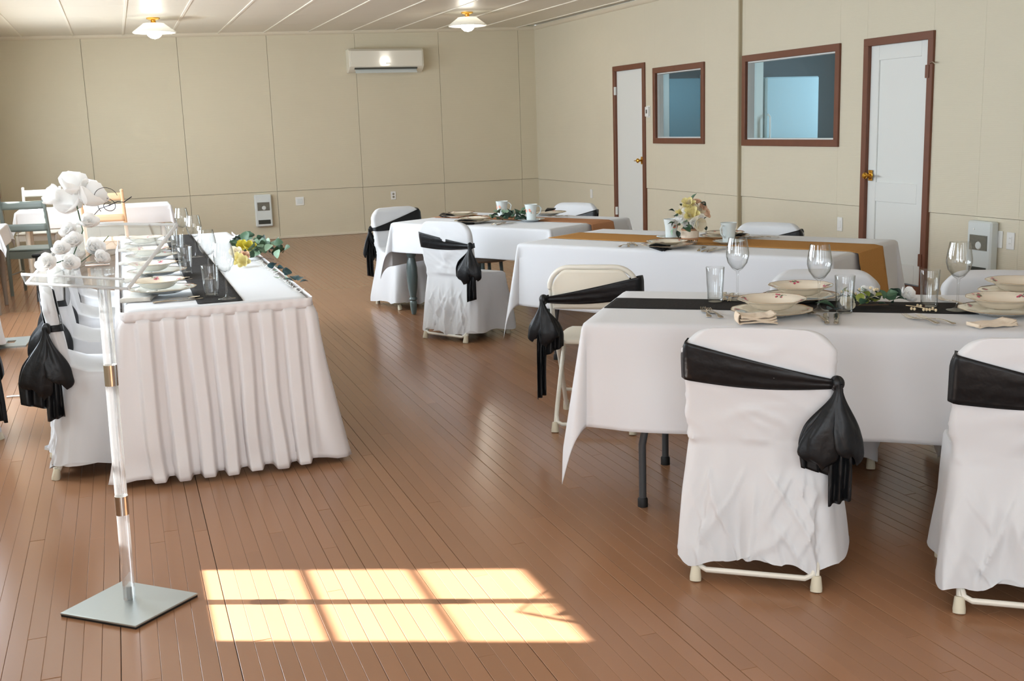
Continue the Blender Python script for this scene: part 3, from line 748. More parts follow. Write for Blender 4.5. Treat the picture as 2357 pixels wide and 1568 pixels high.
def folding_table(name, x, y, ang, L, W, label, legm, z=TZ):
    t = empty(name, (x, y, 0), R(ang), label, 'table')
    MB().box(0.004, L - 0.004, 0.004, W - 0.004, z - 0.032, z - 0.003, 0.006).build('tabletop', WHITEC, t)
    for sx_ in (0.22, L - 0.22):
        fr_ = empty('leg_frame', (0, 0, 0)); fr_.parent = t
        for yy in (0.10, W - 0.10):
            k = 1 if sx_ < L / 2 else -1
            MB().tube([(sx_, yy, z - 0.035), (sx_ + 0.0 * k, yy, 0.50), (sx_ - 0.01 * k, yy, 0.38), (sx_ - 0.035 * k, yy, 0.25), (sx_ - 0.035 * k, yy, 0.03)], 0.0145, 12).build('leg', legm, fr_)
            MB().lathe([(0, 0), (0.020, 0), (0.020, 0.03), (0.016, 0.036), (0, 0.036)], 14, (sx_ - 0.035 * k, yy, 0)).build('foot', BLACKR, fr_)
        MB().tube([(sx_, 0.10, 0.60), (sx_, W - 0.10, 0.60)], 0.011, 8).build('crossbar', legm, fr_)
        MB().tube([(sx_, W / 2, 0.60), (sx_ + 0.30 * k, W / 2, z - 0.03)], 0.008, 8).build('brace', legm, fr_)
    return t
def turned_table(name, x, y, ang, L, W, label, z=TZ):
    t = empty(name, (x, y, 0), R(ang), label, 'table')
    MB().box(0.004, L - 0.004, 0.004, W - 0.004, z - 0.028, z - 0.003, 0.005).build('tabletop', GREYL, t)
    for (a, b0, c_, d_) in ((0.06, L - 0.06, 0.06, 0.08), (0.06, L - 0.06, W - 0.08, W - 0.06), (0.06, 0.08, 0.06, W - 0.06), (L - 0.08, L - 0.06, 0.06, W - 0.06)):
        MB().box(a, b0, c_, d_, z - 0.13, z - 0.030).build('apron', GREYL, t)
    pr = [(0.038, z - 0.03), (0.038, 0.545), (0.026, 0.535), (0.024, 0.525), (0.036, 0.505), (0.040, 0.485), (0.034, 0.470), (0.028, 0.462), (0.034, 0.44), (0.044, 0.38), (0.045, 0.31), (0.038, 0.22), (0.026, 0.155), (0.024, 0.145),
          (0.032, 0.135), (0.033, 0.125), (0.024, 0.115), (0.030, 0.10), (0.026, 0.05), (0.018, 0.005), (0, 0.0)]
    for (lx, ly) in ((0.09, 0.09), (L - 0.09, 0.09), (0.09, W - 0.09), (L - 0.09, W - 0.09)):
        MB().lathe(pr, 24, (lx, ly, 0)).build('leg', GREYL, t)
    return t

# table C: nearest right, B: middle right, A: far, H: head table
C_ = dict(x=1.60, y=3.73, ang=-36.5, L=1.95, W=0.75)
B_ = dict(x=2.34, y=6.49, ang=-57.4, L=2.02, W=0.95)
A_ = dict(x=2.02, y=8.56, ang=-58.8, L=1.56, W=0.98)
folding_table('folding_table', C_['x'], C_['y'], C_['ang'], C_['L'], C_['W'], 'folding table with charcoal tube legs under the nearest white cloth', LEGD)
drape('tablecloth', C_['x'], C_['y'], C_['ang'], C_['L'], C_['W'], 0.405, 'white tablecloth on the nearest right table, with black runner', 'white cloths on the right hand tables', seed=4, wave=0.018, cone=0.155, creases=((0.42, 0.003), (1.18, 0.003)))
runner('table_runner', C_['x'], C_['y'], C_['ang'], C_['L'], C_['W'], 0.30, 0.55, -0.001, 1.93, 0.0, 0.0, BLACKL, 'black cloth runner along the nearest right table')
folding_table('folding_table', B_['x'], B_['y'], B_['ang'], B_['L'], B_['W'], 'folding table under the middle white cloth, behind the nearest right table', LEGD)
drape('tablecloth', B_['x'], B_['y'], B_['ang'], B_['L'], B_['W'], 0.40, 'white tablecloth on the middle right table, with burlap runner and flower vase', 'white cloths on the right hand tables', seed=9, wave=0.006, cone=0.16, creases=((0.62, 0.001),))
runner('table_runner', B_['x'], B_['y'], B_['ang'], B_['L'], B_['W'], 0.29, 0.66, 0.0, B_['L'], 0.0, 0.30, BURLAP, 'golden burlap runner along the middle right table, hanging over its right end', ragged=0.004, gap=0.006)
turned_table('turned_leg_table', A_['x'], A_['y'], A_['ang'], A_['L'], A_['W'], 'grey painted wooden table with turned legs, farthest of the three right tables')
drape('tablecloth', A_['x'], A_['y'], A_['ang'], A_['L'], A_['W'], (0.36, 0.24), 'white tablecloth on the farthest right table with grey turned legs', 'white cloths on the right hand tables', seed=13, wave=0.016, cone=0.22)
runner('table_runner', A_['x'], A_['y'], A_['ang'], A_['L'], A_['W'], 0.45, 0.74, 0.0, A_['L'], 0.0, 0.24, BURL2, 'reddish burlap runner on the farthest right table, hanging over its end', ragged=0.004, gap=0.006)

# head table
HX, HY, HL, HW = -0.03, 4.93, 3.70, 0.785       # runs along +y
folding_table('folding_table', HX + HW, HY, 90, HL, HW, 'long folding head table hidden under white cloth and pleated skirt', LEGD)
def head_cloth():
    def fn(u, v):
        s = u * (HW + 0.02) - 0.01; t = v * (HL + 0.02) - 0.01
        z = 0.0010 * nz(s * 6, t * 6) + 0.0016 * max(0, nz(s * 2, t * 14, 5))
        if u in (0, 1) or v in (0, 1): z -= 0.02
        return (s, t, z)
    o = MB().grid(fn, 30, 120).build('tablecloth', CLOTH, angle=70, solid=0.0015, loc=(HX, HY, TZ + 0.003))
    return tag(o, 'white tablecloth covering the top of the left head table', 'tablecloth')
head_cloth()
def head_skirt():
    t = empty('table_skirt', (0, 0, 0), label='pleated sheer white skirt hanging to the floor around the left head table', cat='table skirt')
    # path: from far left back, down the left side, across the near end, up the right side
    pts = []; e = 0.012
    x0, x1, y0, y1 = HX - e, HX + HW + e, HY - e, HY + HL
    n1 = 260; n2 = 170
    path = []
    for i in range(n1): path.append((x0, y1 - (y1 - y0 - 0.03) * i / (n1 - 1), -1, 0))
    for i in range(8): a = PI + (PI / 2) * i / 7; path.append((x0 + 0.03 + 0.03 * math.cos(a), y0 + 0.03 + 0.03 * math.sin(a), math.cos(a), math.sin(a)))
    for i in range(n2): path.append((x0 + 0.03 + (x1 - x0 - 0.06) * i / (n2 - 1), y0, 0, -1))
    for i in range(8): a = -PI / 2 + (PI / 2) * i / 7; path.append((x1 - 0.03 + 0.03 * math.cos(a), y0 + 0.03 + 0.03 * math.sin(a), math.cos(a), math.sin(a)))
    for i in range(n1): path.append((x1, y0 + 0.03 + (y1 - y0 - 0.03) * i / (n1 - 1), 1, 0))
    S = [0.0]
    for i in range(1, len(path)): S.append(S[-1] + math.hypot(path[i][0] - path[i - 1][0], path[i][1] - path[i - 1][1]))
    per = 0.104
    rows = 34; z_top = TZ + 0.001; vs = []
    for i, (px_, py_, nx, ny) in enumerate(path):
        s = S[i]
        for j in range(rows):
            v = j / (rows - 1); z = z_top - 0.035 - v * (z_top - 0.035 - 0.02)
            q = s / per + 0.18 * nz(s * 3, v * 1.2) * v
            ph = (q % 1.0); cell = math.floor(q)
            amp = 0.024 + 0.052 * v * (0.75 + 0.5 * nz(cell * 3.7, 2.1))
            # rounded box pleat: broad outer face, narrow inner valley
            f_ = sm((ph) / 0.16) * (1 - sm((ph - 0.56) / 0.20))
            f_ = f_ * (0.86 + 0.14 * nz(s * 9, v * 2, 4))
            puff = 0.018 * math.exp(-((v - 0.92) / 0.09) ** 2) * nz(cell * 1.9, 0.5, 7)
            off = 0.003 + amp * f_ * sm((v + 0.03) / 0.10) + (0.045 + 0.065 * (ny < -0.5)) * v ** 1.2 + puff
            side = 0.012 * v * nz(cell * 2.3, v * 2)
            vs.append((px_ + nx * off + ny * side * -1, py_ + ny * off + nx * side, z + 0.012 * (1 - f_) * v + 0.010 * nz(s * 8, 1.0)* (v > 0.98)))
    fs = [(i * rows + j, (i + 1) * rows + j, (i + 1) * rows + j + 1, i * rows + j + 1) for i in range(len(path) - 1) for j in range(rows - 1)]
    b = MB(); b.add(vs, fs); b.build('pleats', SKIRT, t, angle=75, solid=0.0008)
    b = MB(); vs = []
    for i, (px_, py_, nx, ny) in enumerate(path):
        for j in range(4):
            o = 0.007 + 0.0022 * math.sin(S[i] * 130 + j * 1.4) * (j in (1, 2)) + 0.0015 * nz(S[i] * 40, j)
            vs.append((px_ + nx * o, py_ + ny * o, z_top + 0.001 - 0.046 * j / 3))
    b.add(vs, [(i * 4 + j, (i + 1) * 4 + j, (i + 1) * 4 + j + 1, i * 4 + j + 1) for i in range(len(path) - 1) for j in range(3)])
    b.build('header_band', SKIRT, t, angle=75, solid=0.0012)
head_skirt()
o = MB().grid(lambda u, v: (0.305 + u * 0.195, 0.035 + v * (HL - 0.10), 0.0008 + 0.0014 * max(0, math.sin(v * 62 + 0.6 * math.sin(u * 3))) ** 6 + (0.002 if False else 0)), 8, 260).build('table_runner', BLACKL, angle=60, solid=0.001, loc=(HX, HY, TZ + 0.0065))
tag(o, 'black runner along the middle of the left head table, under the glasses', 'table runner')

# ------------------------------------------------------------------ chairs
def rrect(a, yb, yf, r, nb=60, ns=20, nc=9):
    # closed loop, counterclockwise from back-left; fixed counts so rings match up
    r = min(r, a * 0.95, (yf - yb) / 2 * 0.95); pts = []
    def seg(x0, y0, x1, y1, n): 
        for i in range(n): pts.append((x0 + (x1 - x0) * i / n, y0 + (y1 - y0) * i / n))
    def arc(cx, cy, a0, n):
        for i in range(n): t = a0 + PI / 2 * i / n; pts.append((cx + r * math.cos(t), cy + r * math.sin(t)))
    seg(-a + r, yb, a - r, yb, nb); arc(a - r, yb + r, -PI / 2, nc)
    seg(a, yb + r, a, yf - r, ns); arc(a - r, yf - r, 0, nc)
    seg(a - r, yf, -a + r, yf, nb); arc(-a + r, yf - r, PI / 2, nc)
    seg(-a, yf - r, -a, yb + r, ns); arc(-a + r, yb + r, PI, nc)
    return pts
BT = 0.835   # top of back
def back_y(z): return -0.155 - 0.045 * sm((z - 0.45) / 0.4)     # rear face of the covered back
def cover_mesh(seed, hem=0.07, flare=1.0, skew=0.0):
    rg = random.Random(seed); rings = []
    rows = []
    RT = 0.10
    for k in range(13):          # rounded top
        t = k / 12 * PI / 2
        z = BT - RT + RT * math.cos(t) * 1.0
        a = 0.235 - RT + RT * math.sin(t)
        rows.append((z, max(a, 0.10), 0.052 * (0.35 + 0.65 * sm(t / 0.9)), 0))
    for k in range(1, 22): rows.append((BT - RT - (BT - RT - 0.50) * k / 22, 0.235 - 0.010 * k / 22, 0.052, 0))
    seq = []
    for (z, a, th_, _) in rows: seq.append((z, a, back_y(z), back_y(z) + th_))
    seq += [(0.500, 0.222, back_y(0.5), back_y(0.5) + 0.075), (0.475, 0.222, back_y(.475), -0.02), (0.463, 0.222, back_y(.46), 0.10), (0.456, 0.224, back_y(.456), 0.19), (0.440, 0.228, back_y(.44), 0.225)]
    nl = 46
    for k in range(1, nl + 1):
        v = k / nl; z = 0.440 - (0.440 - hem) * v
        seq.append((z, 0.228 + 0.030 * v * flare, back_y(0.44) - 0.055 * v * flare, 0.225 + 0.045 * v * flare))
    ph = [rg.uniform(0, 6.28) for _ in range(6)]
    out = []
    for ri, (z, a, yb, yf) in enumerate(seq):
        loop = rrect(a, yb, yf, 0.045 if z < 0.45 else 0.024)
        v = max(0.0, (0.46 - z) / (0.46 - hem)); ring = []
        n = len(loop)
        for i, (x, y) in enumerate(loop):
            ang = 2 * PI * i / n
            cx_, cy_ = 0, (yb + yf) / 2
            nxv = Vector((x - cx_, (y - cy_) * (1 if z < 0.45 else 3), 0)); nxv = nxv.normalized() if nxv.length > 1e-6 else nxv
            d = 0.0
            if v > 0:
                d += v * (0.012 * math.sin(5 * ang + ph[0]) + 0.010 * math.sin(9 * ang + ph[1] + 2 * v) + 0.006 * math.sin(15 * ang + ph[2]))
                d += 0.020 * v * nz(x * 9 + seed, y * 9, z * 3)
                # creased wrinkles low on the rear panel
                if y < yb + 0.05:
                    for (sg_, am) in ((1, 0.012), (-1, 0.012)):
                        cr = abs(nz(x * 15 + sg_ * z * 6 + seed * 3.1, z * 2.4, 1.7 * sg_)); d += am * max(0, 1 - cr / 0.16) * sm((v - 0.15) / 0.25) * sm((0.25 - abs(x)) / 0.12)
                    w = 1 - abs(nz(x * 13 + seed * 3.1, z * 3.2 + 4 * abs(x), 1.7)) * 3.2
                    d += 0.017 * max(0, w) * sm((v - 0.22) / 0.3) * (0.4 + 0.6 * sm((0.24 - abs(x)) / 0.14))
            else:
                if y < yb + 0.02:
                    # sag wrinkles across the back
                    q = z * 26 + 5.0 * (x + 0.23) ** 2 * 6 * (1 if (seed % 2) else -1) + 2.0 * nz(x * 4, z * 4, seed)
                    edge = sm((BT - 0.02 - z) / 0.06)
                    for (fx, fz, sd_, am, wd) in ((3.2, 8.0, 1.3, 0.0062, 0.16), (5.0, 17.0, 4.1, 0.0042, 0.20)):
                        xx_ = x + (0.22 if seed % 2 else -0.22); wz = z * fz + abs(xx_) * 2.6 * (fz / 8) 
                        d += am * max(0, 1 - abs(nz(x * fx + seed, wz, sd_)) / wd) * edge
                    d += 0.0050 * max(0, math.sin(q)) ** 2 * edge + 0.008 * nz(x * 8, z * 12, seed) * edge
            zz = z
            if v >= 0.999: zz = hem + 0.018 * math.sin(4 * ang + ph[3]) + 0.010 * math.sin(11 * ang + ph[4])
            ring.append((x + nxv.x * d + skew * v * 0.02, y + nxv.y * d, zz))
        out.append(ring)
    n = len(out[0]); b = MB(); vs = [p for r_ in out for p in r_]
    fs = [(i * n + j, i * n + (j + 1) % n, (i + 1) * n + (j + 1) % n, (i + 1) * n + j) for i in range(len(out) - 1) for j in range(n)]
    # closing strip over the top: pair rear and front points of the first ring
    top = out[0]
    z0, a0, yb0, yf0 = seq[0]
    cidx = len(vs); vs.append((0, (yb0 + yf0) / 2, z0 + 0.004)); fs += [(cidx, (j + 1) % n, j) for j in range(n)]
    b.add(vs, fs); return b
def frame_parts(t, m=METW, cov=False):
    for s in (-1, 1):
        MB().tube([(s * 0.215, 0.215, 0.018), (s * 0.215, 0.10, 0.25), (s * 0.208, -0.08, 0.42), (s * 0.200, -0.142, 0.50), (s * 0.198, -0.165, 0.70)] if cov else [(s * 0.215, 0.215, 0.018), (s * 0.215, 0.10, 0.25), (s * 0.214, -0.02, 0.44), (s * 0.212, -0.10, 0.56), (s * 0.208, -0.155, 0.70)], 0.0115, 10).build('upright', m, t)
        lg = MB().tube([(s * 0.188, -0.215, 0.028), (s * 0.188, -0.16, 0.12), (s * 0.188, 0.03, 0.36), (s * 0.188, 0.10, 0.435)], 0.0110, 10).build('rear_leg', m, t)
        MB().lathe([(0, 0), (0.0185, 0), (0.019, 0.012), (0.0150, 0.046), (0.013, 0.05), (0, 0.05)], 14).build('foot', RUBBER, lg, tf=Matrix.Translation((s * 0.190, -0.222, 0)) @ Matrix.Rotation(R(-12), 4, 'X'))
        f2 = MB().lathe([(0, 0), (0.0185, 0), (0.019, 0.012), (0.0150, 0.046), (0.013, 0.05), (0, 0.05)], 14).build('foot', RUBBER, t, tf=Matrix.Translation((s * 0.216, 0.222, 0)) @ Matrix.Rotation(R(12), 4, 'X'))
    MB().tube([(-0.186, -0.190, 0.075), (-0.178, -0.212, 0.050), (-0.155, -0.219, 0.040), (0.155, -0.219, 0.040), (0.178, -0.212, 0.050), (0.186, -0.190, 0.075)], 0.0095, 10).build('crossbar', m, t)
    MB().tube([(-0.213, 0.17, 0.12), (0.213, 0.17, 0.12)], 0.0085, 8).build('crossbar', m, t)
    MB().grid(lambda u, v: ((u - 0.5) * 0.40 * (1 - 0.10 * (abs(v - 0.5) * 2) ** 4), -0.135 + v * 0.37, 0.443 - 0.012 * math.sin(u * PI) * math.sin(v * PI)), 13, 13).build('seat', SEATW, t, solid=0.022, offs=-1, bevel=0.005)
def sash_parts(t, covered=True, side=1, seed=1, wide=0.125, knot_z=0.655, rise=0.0, top_z=None, bowscale=1.0, tail=(0.20, 0.30), turn=0.0):
    ct_, st2 = math.cos(turn), math.sin(turn)
    def tn(p): 
        qx, qy = p[0] - side * 0.243, p[1] + 0.195
        return (side * 0.243 + qx * ct_ - qy * st2, -0.195 + qx * st2 + qy * ct_, p[2])
    # band round the back, broad on one side and gathered into a knot at the other; side=+1: knot at +x (seen from the front) 
    sg = empty('sash', (0, 0, 0)); sg.parent = t
    ins = 0.008 if covered else 0.004
    def band(u, v):
        # u along the rear from the broad side to the knot then back across the front
        loop = u
        zr = lambda k: knot_z + 0.016 + ((top_z if top_z else 0.80) - knot_z - 0.016) * (1 - k) ** 1.15
        zl = lambda k: knot_z - 0.012 + ((top_z if top_z else 0.80) - wide - knot_z + 0.012 + 0.0) * (1 - k) ** 1.3 - 0.016 * math.sin(PI * k)
        if u < 0.5:
            k = u / 0.5; x = -side * (0.243 - 0.486 * k); 
            z = zl(k) * (1 - v) + zr(k) * v; y = back_y(z) - ins - 0.003 * math.sin(v * PI) - 0.0035 * abs(math.sin(v * (9 - 3 * k) + seed)) * sm(k + 0.3)
            e = abs(x) / 0.243
            y += 0.030 * max(0, e - 0.93) / 0.07
        else:
            k = 1 - (u - 0.5) / 0.5; x = -side * (0.243 - 0.486 * k)
            z = zl(k) * (1 - v) + zr(k) * v; y = back_y(z) + 0.052 + ins
            e = abs(x) / 0.243
            y -= 0.030 * max(0, e - 0.93) / 0.07
        lim = 0.235 - 0.10 + math.sqrt(max(0.0, 0.10 ** 2 - max(0.0, z - (BT - 0.10)) ** 2)) + 0.008
        if abs(x) > lim: x = math.copysign(lim, x)
        return (x, y, z)
    MB().grid(band, 72, 11).build('band', BLACKC, sg, angle=70, solid=0.0014)
    kx = side * 0.243; ky = -0.195; kz = knot_z
    MB().grid(lambda u, v: (kx - side * 0.006 + (0.020 + 0.005 * math.sin(6 * PI * u)) * math.cos(2 * PI * u) * math.sin(PI * (0.04 + 0.92 * v)), ky + 0.006 + 0.020 * math.sin(2 * PI * u) * math.sin(PI * (0.04 + 0.92 * v)), kz + 0.004 + 0.026 * math.cos(PI * (0.04 + 0.92 * v))), 24, 12, cu=True).build('knot', BLACKC, sg)
    rg = random.Random(seed * 17)
    S = bowscale
    def pouch(dx, dy, ln, w, tw):
        # gathered loop: narrow at the knot, broad rounded pouch below
        def fn(u, v):
            k = v; a = 2 * PI * u
            ww = (0.010 + (w - 0.010) * sm(k * 1.35)) * (1.0 if k < 0.86 else math.sqrt(max(0.0, 1 - ((k - 0.86) / 0.15) ** 2)))
            dd = ww * (0.40 - 0.20 * k) + 0.004; tw_ = tw + 0.35 * k
            g = 1 + 0.10 * math.sin(5 * a + seed + 2 * k) * (1 - 0.4 * k) + 0.22 * nz(math.cos(a) * 1.3 + seed, math.sin(a) * 1.3, k * 3.0)
            x = ww * math.cos(a) * g; y = dd * math.sin(a) * g
            cs_, sn_ = math.cos(tw_), math.sin(tw_)
            return tn((kx + dx * sm(k) + x * cs_ - y * sn_, ky - 0.006 + dy * sm(k * 1.2) + x * sn_ + y * cs_, kz + 0.006 - ln * (k + 0.10 * k * k * nz(math.cos(a) * 1.5, seed, dx * 9)) - 0.018 * k * math.cos(a) * side))
        MB().grid(fn, 48, 30, cu=True).build('loop', BLACKC, sg, angle=75)
    pouch(-side * 0.040 * S, -0.022, 0.205 * S, 0.050 * S, rg.uniform(-0.3, 0.3))
    pouch(side * 0.036 * S, -0.006, 0.185 * S, 0.042 * S, rg.uniform(0.2, 0.7) * side)
    def tailm(dx, dy, ln, w, tw, cut):
        def fn(u, v):
            k = v; ww = 0.012 + (w - 0.012) * sm(k * 2.2); s = (u - 0.5)
            f_ = 0.012 * math.sin(s * 15 + seed + k * 2) * (0.4 + 0.6 * k)
            x = s * ww * 2; y = f_
            cs_, sn_ = math.cos(tw + 0.5 * k), math.sin(tw + 0.5 * k)
            zz = kz - 0.01 - ln * k - (cut * (u - 0.5)) * k ** 3
            return tn((kx + dx * sm(k * 1.4) + x * cs_ - y * sn_, ky + 0.0 + dy * sm(k) + x * sn_ + y * cs_, zz))
        MB().grid(fn, 17, 30).build('tail', BLACKC, sg, angle=75, solid=0.0012)
    tailm(-side * 0.050 * S, 0.004, tail[0], 0.050 * S, 0.2 * side, 0.05 * side)
    tailm(side * 0.008 * S, -0.016, tail[1], 0.028 * S, -0.3 * side, -0.02)
    return sg
def covered_chair(x, y, az, label, seed, side=1, sash=True, hem=0.07, zs=1.0, **kw):
    t = empty('covered_chair', (x, y, 0), R(az - 90), label, 'chair', 'white covered chairs with black sashes')
    t.scale.z = zs
    frame_parts(t, cov=True)
    c_ = cover_mesh(seed, hem).build('cover', CLOTH2, t, angle=80)
    if sash: sash_parts(t, True, side, seed, **kw)
    return t
def bare_chair(x, y, az, label, side=-1, seed=5, **kw):
    t = empty('folding_chair', (x, y, 0), R(az - 90), label, 'chair')
    frame_parts(t)
    # loop of the back frame
    pts = []
    for k in range(9):
        a = k / 8 * PI / 2; pts.append((-0.208 + 0.10 * (1 - math.cos(PI / 2 - a)) * 0 - 0, 0, 0))
    pts = [(-0.208, -0.155, 0.70)]
    for k in range(0, 9):
        a = PI - k / 8 * PI / 2; pts.append((-0.105 + 0.105 * math.cos(a), -0.165 - 0.02 * k / 8, 0.705 + 0.10 * math.sin(a)))
    for k in range(0, 9):
        a = PI / 2 - k / 8 * PI / 2; pts.append((0.105 + 0.105 * math.cos(a), -0.185 + 0.02 * k / 8, 0.705 + 0.10 * math.sin(a)))
    pts.append((0.208, -0.155, 0.70))
    MB().tube(pts, 0.0125, 12).build('back_frame', METW, t)
    def bp(u, v):
        x_ = (u - 0.5) * 2; w = 0.198
        zt = 0.795 - 0.085 * max(0, (abs(x_) - 0.62) / 0.38) ** 2
        z = 0.60 + (zt - 0.60) * v
        return (x_ * w, -0.158 - 0.022 * v - 0.020 * (1 - x_ * x_) * math.sin(min(v * 1.15, 1) * PI * 0.5 + 0.4), z)
    MB().grid(bp, 25, 13).build('backrest', SEATW, t, angle=60, solid=0.003)
    b = MB()
    for xx in (-0.150, -0.128): b.add([(xx, -0.196, 0.625), (xx, -0.196, 0.645), (xx + 0.008, -0.197, 0.635), (xx, -0.1975, 0.625), (xx, -0.1975, 0.645), (xx + 0.008, -0.1985, 0.635)], [(0,1,2),(5,4,3),(0,3,4,1),(1,4,5,2),(2,5,3,0)])
    sash_parts(t, False, side, seed, **kw)
    return t
U37, N37 = uv(-37)
covered_chair(1.935, 3.056, 53, 'white covered chair with black side bow, in front of the nearest right table', 3, side=1, hem=0.075, wide=0.130, top_z=0.795, bowscale=1.25, knot_z=0.665, tail=(0.27, 0.36))
covered_chair(2.535, 2.530, 53, 'white covered chair with wide black sash, cut off by the right edge of the photo', 8, side=1, hem=0.085, wide=0.155, top_z=0.79, bowscale=1.2)
covered_chair(2.84, 4.02, -126.5, zs=0.95, label= 'white covered chair on the far side of the nearest right table, behind the plates', seed=11, side=1, knot_z=0.62, top_z=0.74)
covered_chair(3.43, 3.59, -126.5, zs=0.95, label= 'white covered chair far side of the nearest right table, at the right photo edge', seed=12, side=1, knot_z=0.62, top_z=0.74)
bare_chair(2.17, 4.91, 57, 'bare white metal folding chair with black sash, left end of the nearest right table', side=-1, seed=5, top_z=0.765, wide=0.10, knot_z=0.645, tail=(0.24, 0.46))
covered_chair(2.25, 7.465, 32, 'white covered chair with black bow, in front of the grey legged table', 5, side=1, hem=0.06, wide=0.11, top_z=0.76, knot_z=0.67, bowscale=1.2, tail=(0.22, 0.36))
covered_chair(2.25, 9.08, -75, zs=0.98, label= 'white covered chair with black bow, at the left end of the grey legged table', seed=6, side=1, hem=0.06, top_z=0.82, knot_z=0.66, bowscale=1.25, tail=(0.24, 0.40))
covered_chair(3.89, 6.22, -146, zs=0.94, label= 'white covered chair behind the middle right table, beside its mugs and plates', seed=7, side=1, knot_z=0.66, top_z=0.80)
covered_chair(3.62, 8.90, -147, zs=0.94, label= 'white covered chair behind the grey legged table, nearest the right wall', seed=9, side=1, knot_z=0.64, top_z=0.78)
for i, (yy, lab) in enumerate(((5.30, 'white covered chair with large black bow at the near left of the head table'),
                               (6.06, 'white covered chair second along the left side of the head table'),
                               (6.86, 'white covered chair third along the left side of the head table'),
                               (7.66, 'white covered chair fourth and farthest along the left side of the head table'))):
    covered_chair(-0.18, yy, 0 if i else 4, lab, 20 + i, side=-1 if False else 1, hem=0.06, top_z=0.80, knot_z=0.68, bowscale=1.35, tail=(0.33, 0.38), turn=R(70))

# ------------------------------------------------------------------ tableware
def scal(n, amp, rmin):
    return lambda a, r, z: 1 + amp * (abs(math.cos(n * a / 2)) - 0.6) * (r > rmin)
PLATE_P = [(0, 0.004), (0.060, 0.004), (0.072, 0.006), (0.085, 0.013), (0.105, 0.018), (0.128, 0.022), (0.130, 0.021), (0.105, 0.013), (0.085, 0.008), (0.070, 0.0), (0.055, 0.0), (0, 0.001)]
BOWL_P = [(0, 0.006), (0.050, 0.006), (0.072, 0.014), (0.088, 0.028), (0.104, 0.036), (0.122, 0.041), (0.124, 0.0395), (0.104, 0.032), (0.090, 0.024), (0.074, 0.010), (0.052, 0.0), (0.045, 0.0), (0, 0.002)]
def decal_sprig(parent, fn, a0, r0, m1, n=7, seed=1, sc=1.0):
    rg = random.Random(seed); b = MB(); g = MB()
    for i in range(n):
        a = a0 + rg.uniform(-0.13, 0.13) * sc; r = r0 + rg.uniform(-0.010, 0.010) * sc; q = rg.uniform(0.0032, 0.0056) * sc
        vs = []
        for k in range(7):
            t = 2 * PI * k / 7; rr_ = r + q * math.cos(t); aa = a + q * math.sin(t) / r; vs.append(fn(rr_, aa))
        (b if i % 3 else g).add(vs, [tuple(range(7))])
    for s_ in (-1, 1):
        vs = []
        for k in range(6): 
            t = k / 5; aa = a0 + s_ * 0.24 * t * sc; rr_ = r0 + 0.006 * math.sin(3 * t); vs.append(fn(rr_ - 0.0006, aa)); vs.append(fn(rr_ + 0.0006, aa))
        g.add(vs, [(2 * k, 2 * k + 1, 2 * k + 3, 2 * k + 2) for k in range(5)])
    b.build('floral_print', m1, parent); g.build('leaf_print', GRN, parent)
def zprof(P, r, top):
    for (r0, z0), (r1, z1) in zip(P[:top], P[1:top + 1]):
        if r0 <= r <= r1: return z0 + (z1 - z0) * (r - r0) / (r1 - r0)
    return P[top][1]
def plate_thing(p, s, label, bowl=False, m1=PINK, seed=1, rot=0.0, group=None, m=CHINA):
    P = BOWL_P if bowl else PLATE_P
    t = empty('soup_plate' if bowl else 'dinner_plate', p, rot, label, 'plate', group)
    MB().lathe([(r * s, z * (0.9 + 0.1 * s)) for r, z in P], 72, mod=scal(12, 0.022, 0.09 * s)).build('dish', m, t, angle=50)
    zs = 0.9 + 0.1 * s
    def fn(r, a): return (r * s * math.cos(a), r * s * math.sin(a), zprof(P, r, 5) * zs + 0.0007)
    if bowl:
        for k, a in enumerate((0.6, 2.2, 3.9, 5.3)): decal_sprig(t, fn, a, 0.102, m1, 9, seed + k, 1.1)
        decal_sprig(t, fn, 1.0, 0.03, m1, 6, seed + 9, 0.8)
    else:
        for k, a in enumerate((0.4, 1.9, 3.5, 5.0)): decal_sprig(t, fn, a, 0.108, m1, 6, seed + k)
    rim = [(fn(0.1275 * 1.0 if not bowl else 0.1215, 2 * PI * i / 72)) for i in range(72)]
    b = MB(); n = 72
    mod = scal(12, 0.022, 0.0); ra = 0.1285 if not bowl else 0.1225
    vs = []
    for i in range(n):
        a = 2 * PI * i / n; k = mod(a, 1, 0)
        for (dr, dz) in ((0, 0.0005), (0.0016, 0.0), (0.0, -0.0008)): vs.append(((ra + dr) * s * k * math.cos(a), (ra + dr) * s * k * math.sin(a), (0.0412 if bowl else 0.022) * zs + dz))
    b.add(vs, [(i * 3 + j, ((i + 1) % n) * 3 + j, ((i + 1) % n) * 3 + j + 1, i * 3 + j + 1) for i in range(n) for j in range(2)])
    b.build('rim_line', GOLD, t)
    return t
WG = [(0, 0.0), (0.036, 0.0), (0.0365, 0.0015), (0.020, 0.004), (0.006, 0.012), (0.0038, 0.03), (0.0036, 0.095), (0.006, 0.112), (0.020, 0.122), (0.036, 0.145), (0.0425, 0.170), (0.0425, 0.185), (0.038, 0.215), (0.033, 0.243),
      (0.0322, 0.243), (0.0370, 0.215), (0.0414, 0.185), (0.0414, 0.170), (0.0348, 0.146), (0.019, 0.125), (0, 0.1165)]
def wine_glass(p, label, s=1.0):
    t = empty('wine_glass', p, 0, label, 'glass', 'stemmed wine glasses')
    bowl_ = MB().lathe([(r * s * 1.08, z * s * 1.04) for r, z in WG], 48).build('glass_body', GLASS, t, angle=60)
    return t
TB = [(0, 0), (0.026, 0), (0.0275, 0.003), (0.0345, 0.128), (0.0340, 0.1295), (0.0330, 0.128), (0.0262, 0.012), (0.020, 0.009), (0, 0.009)]
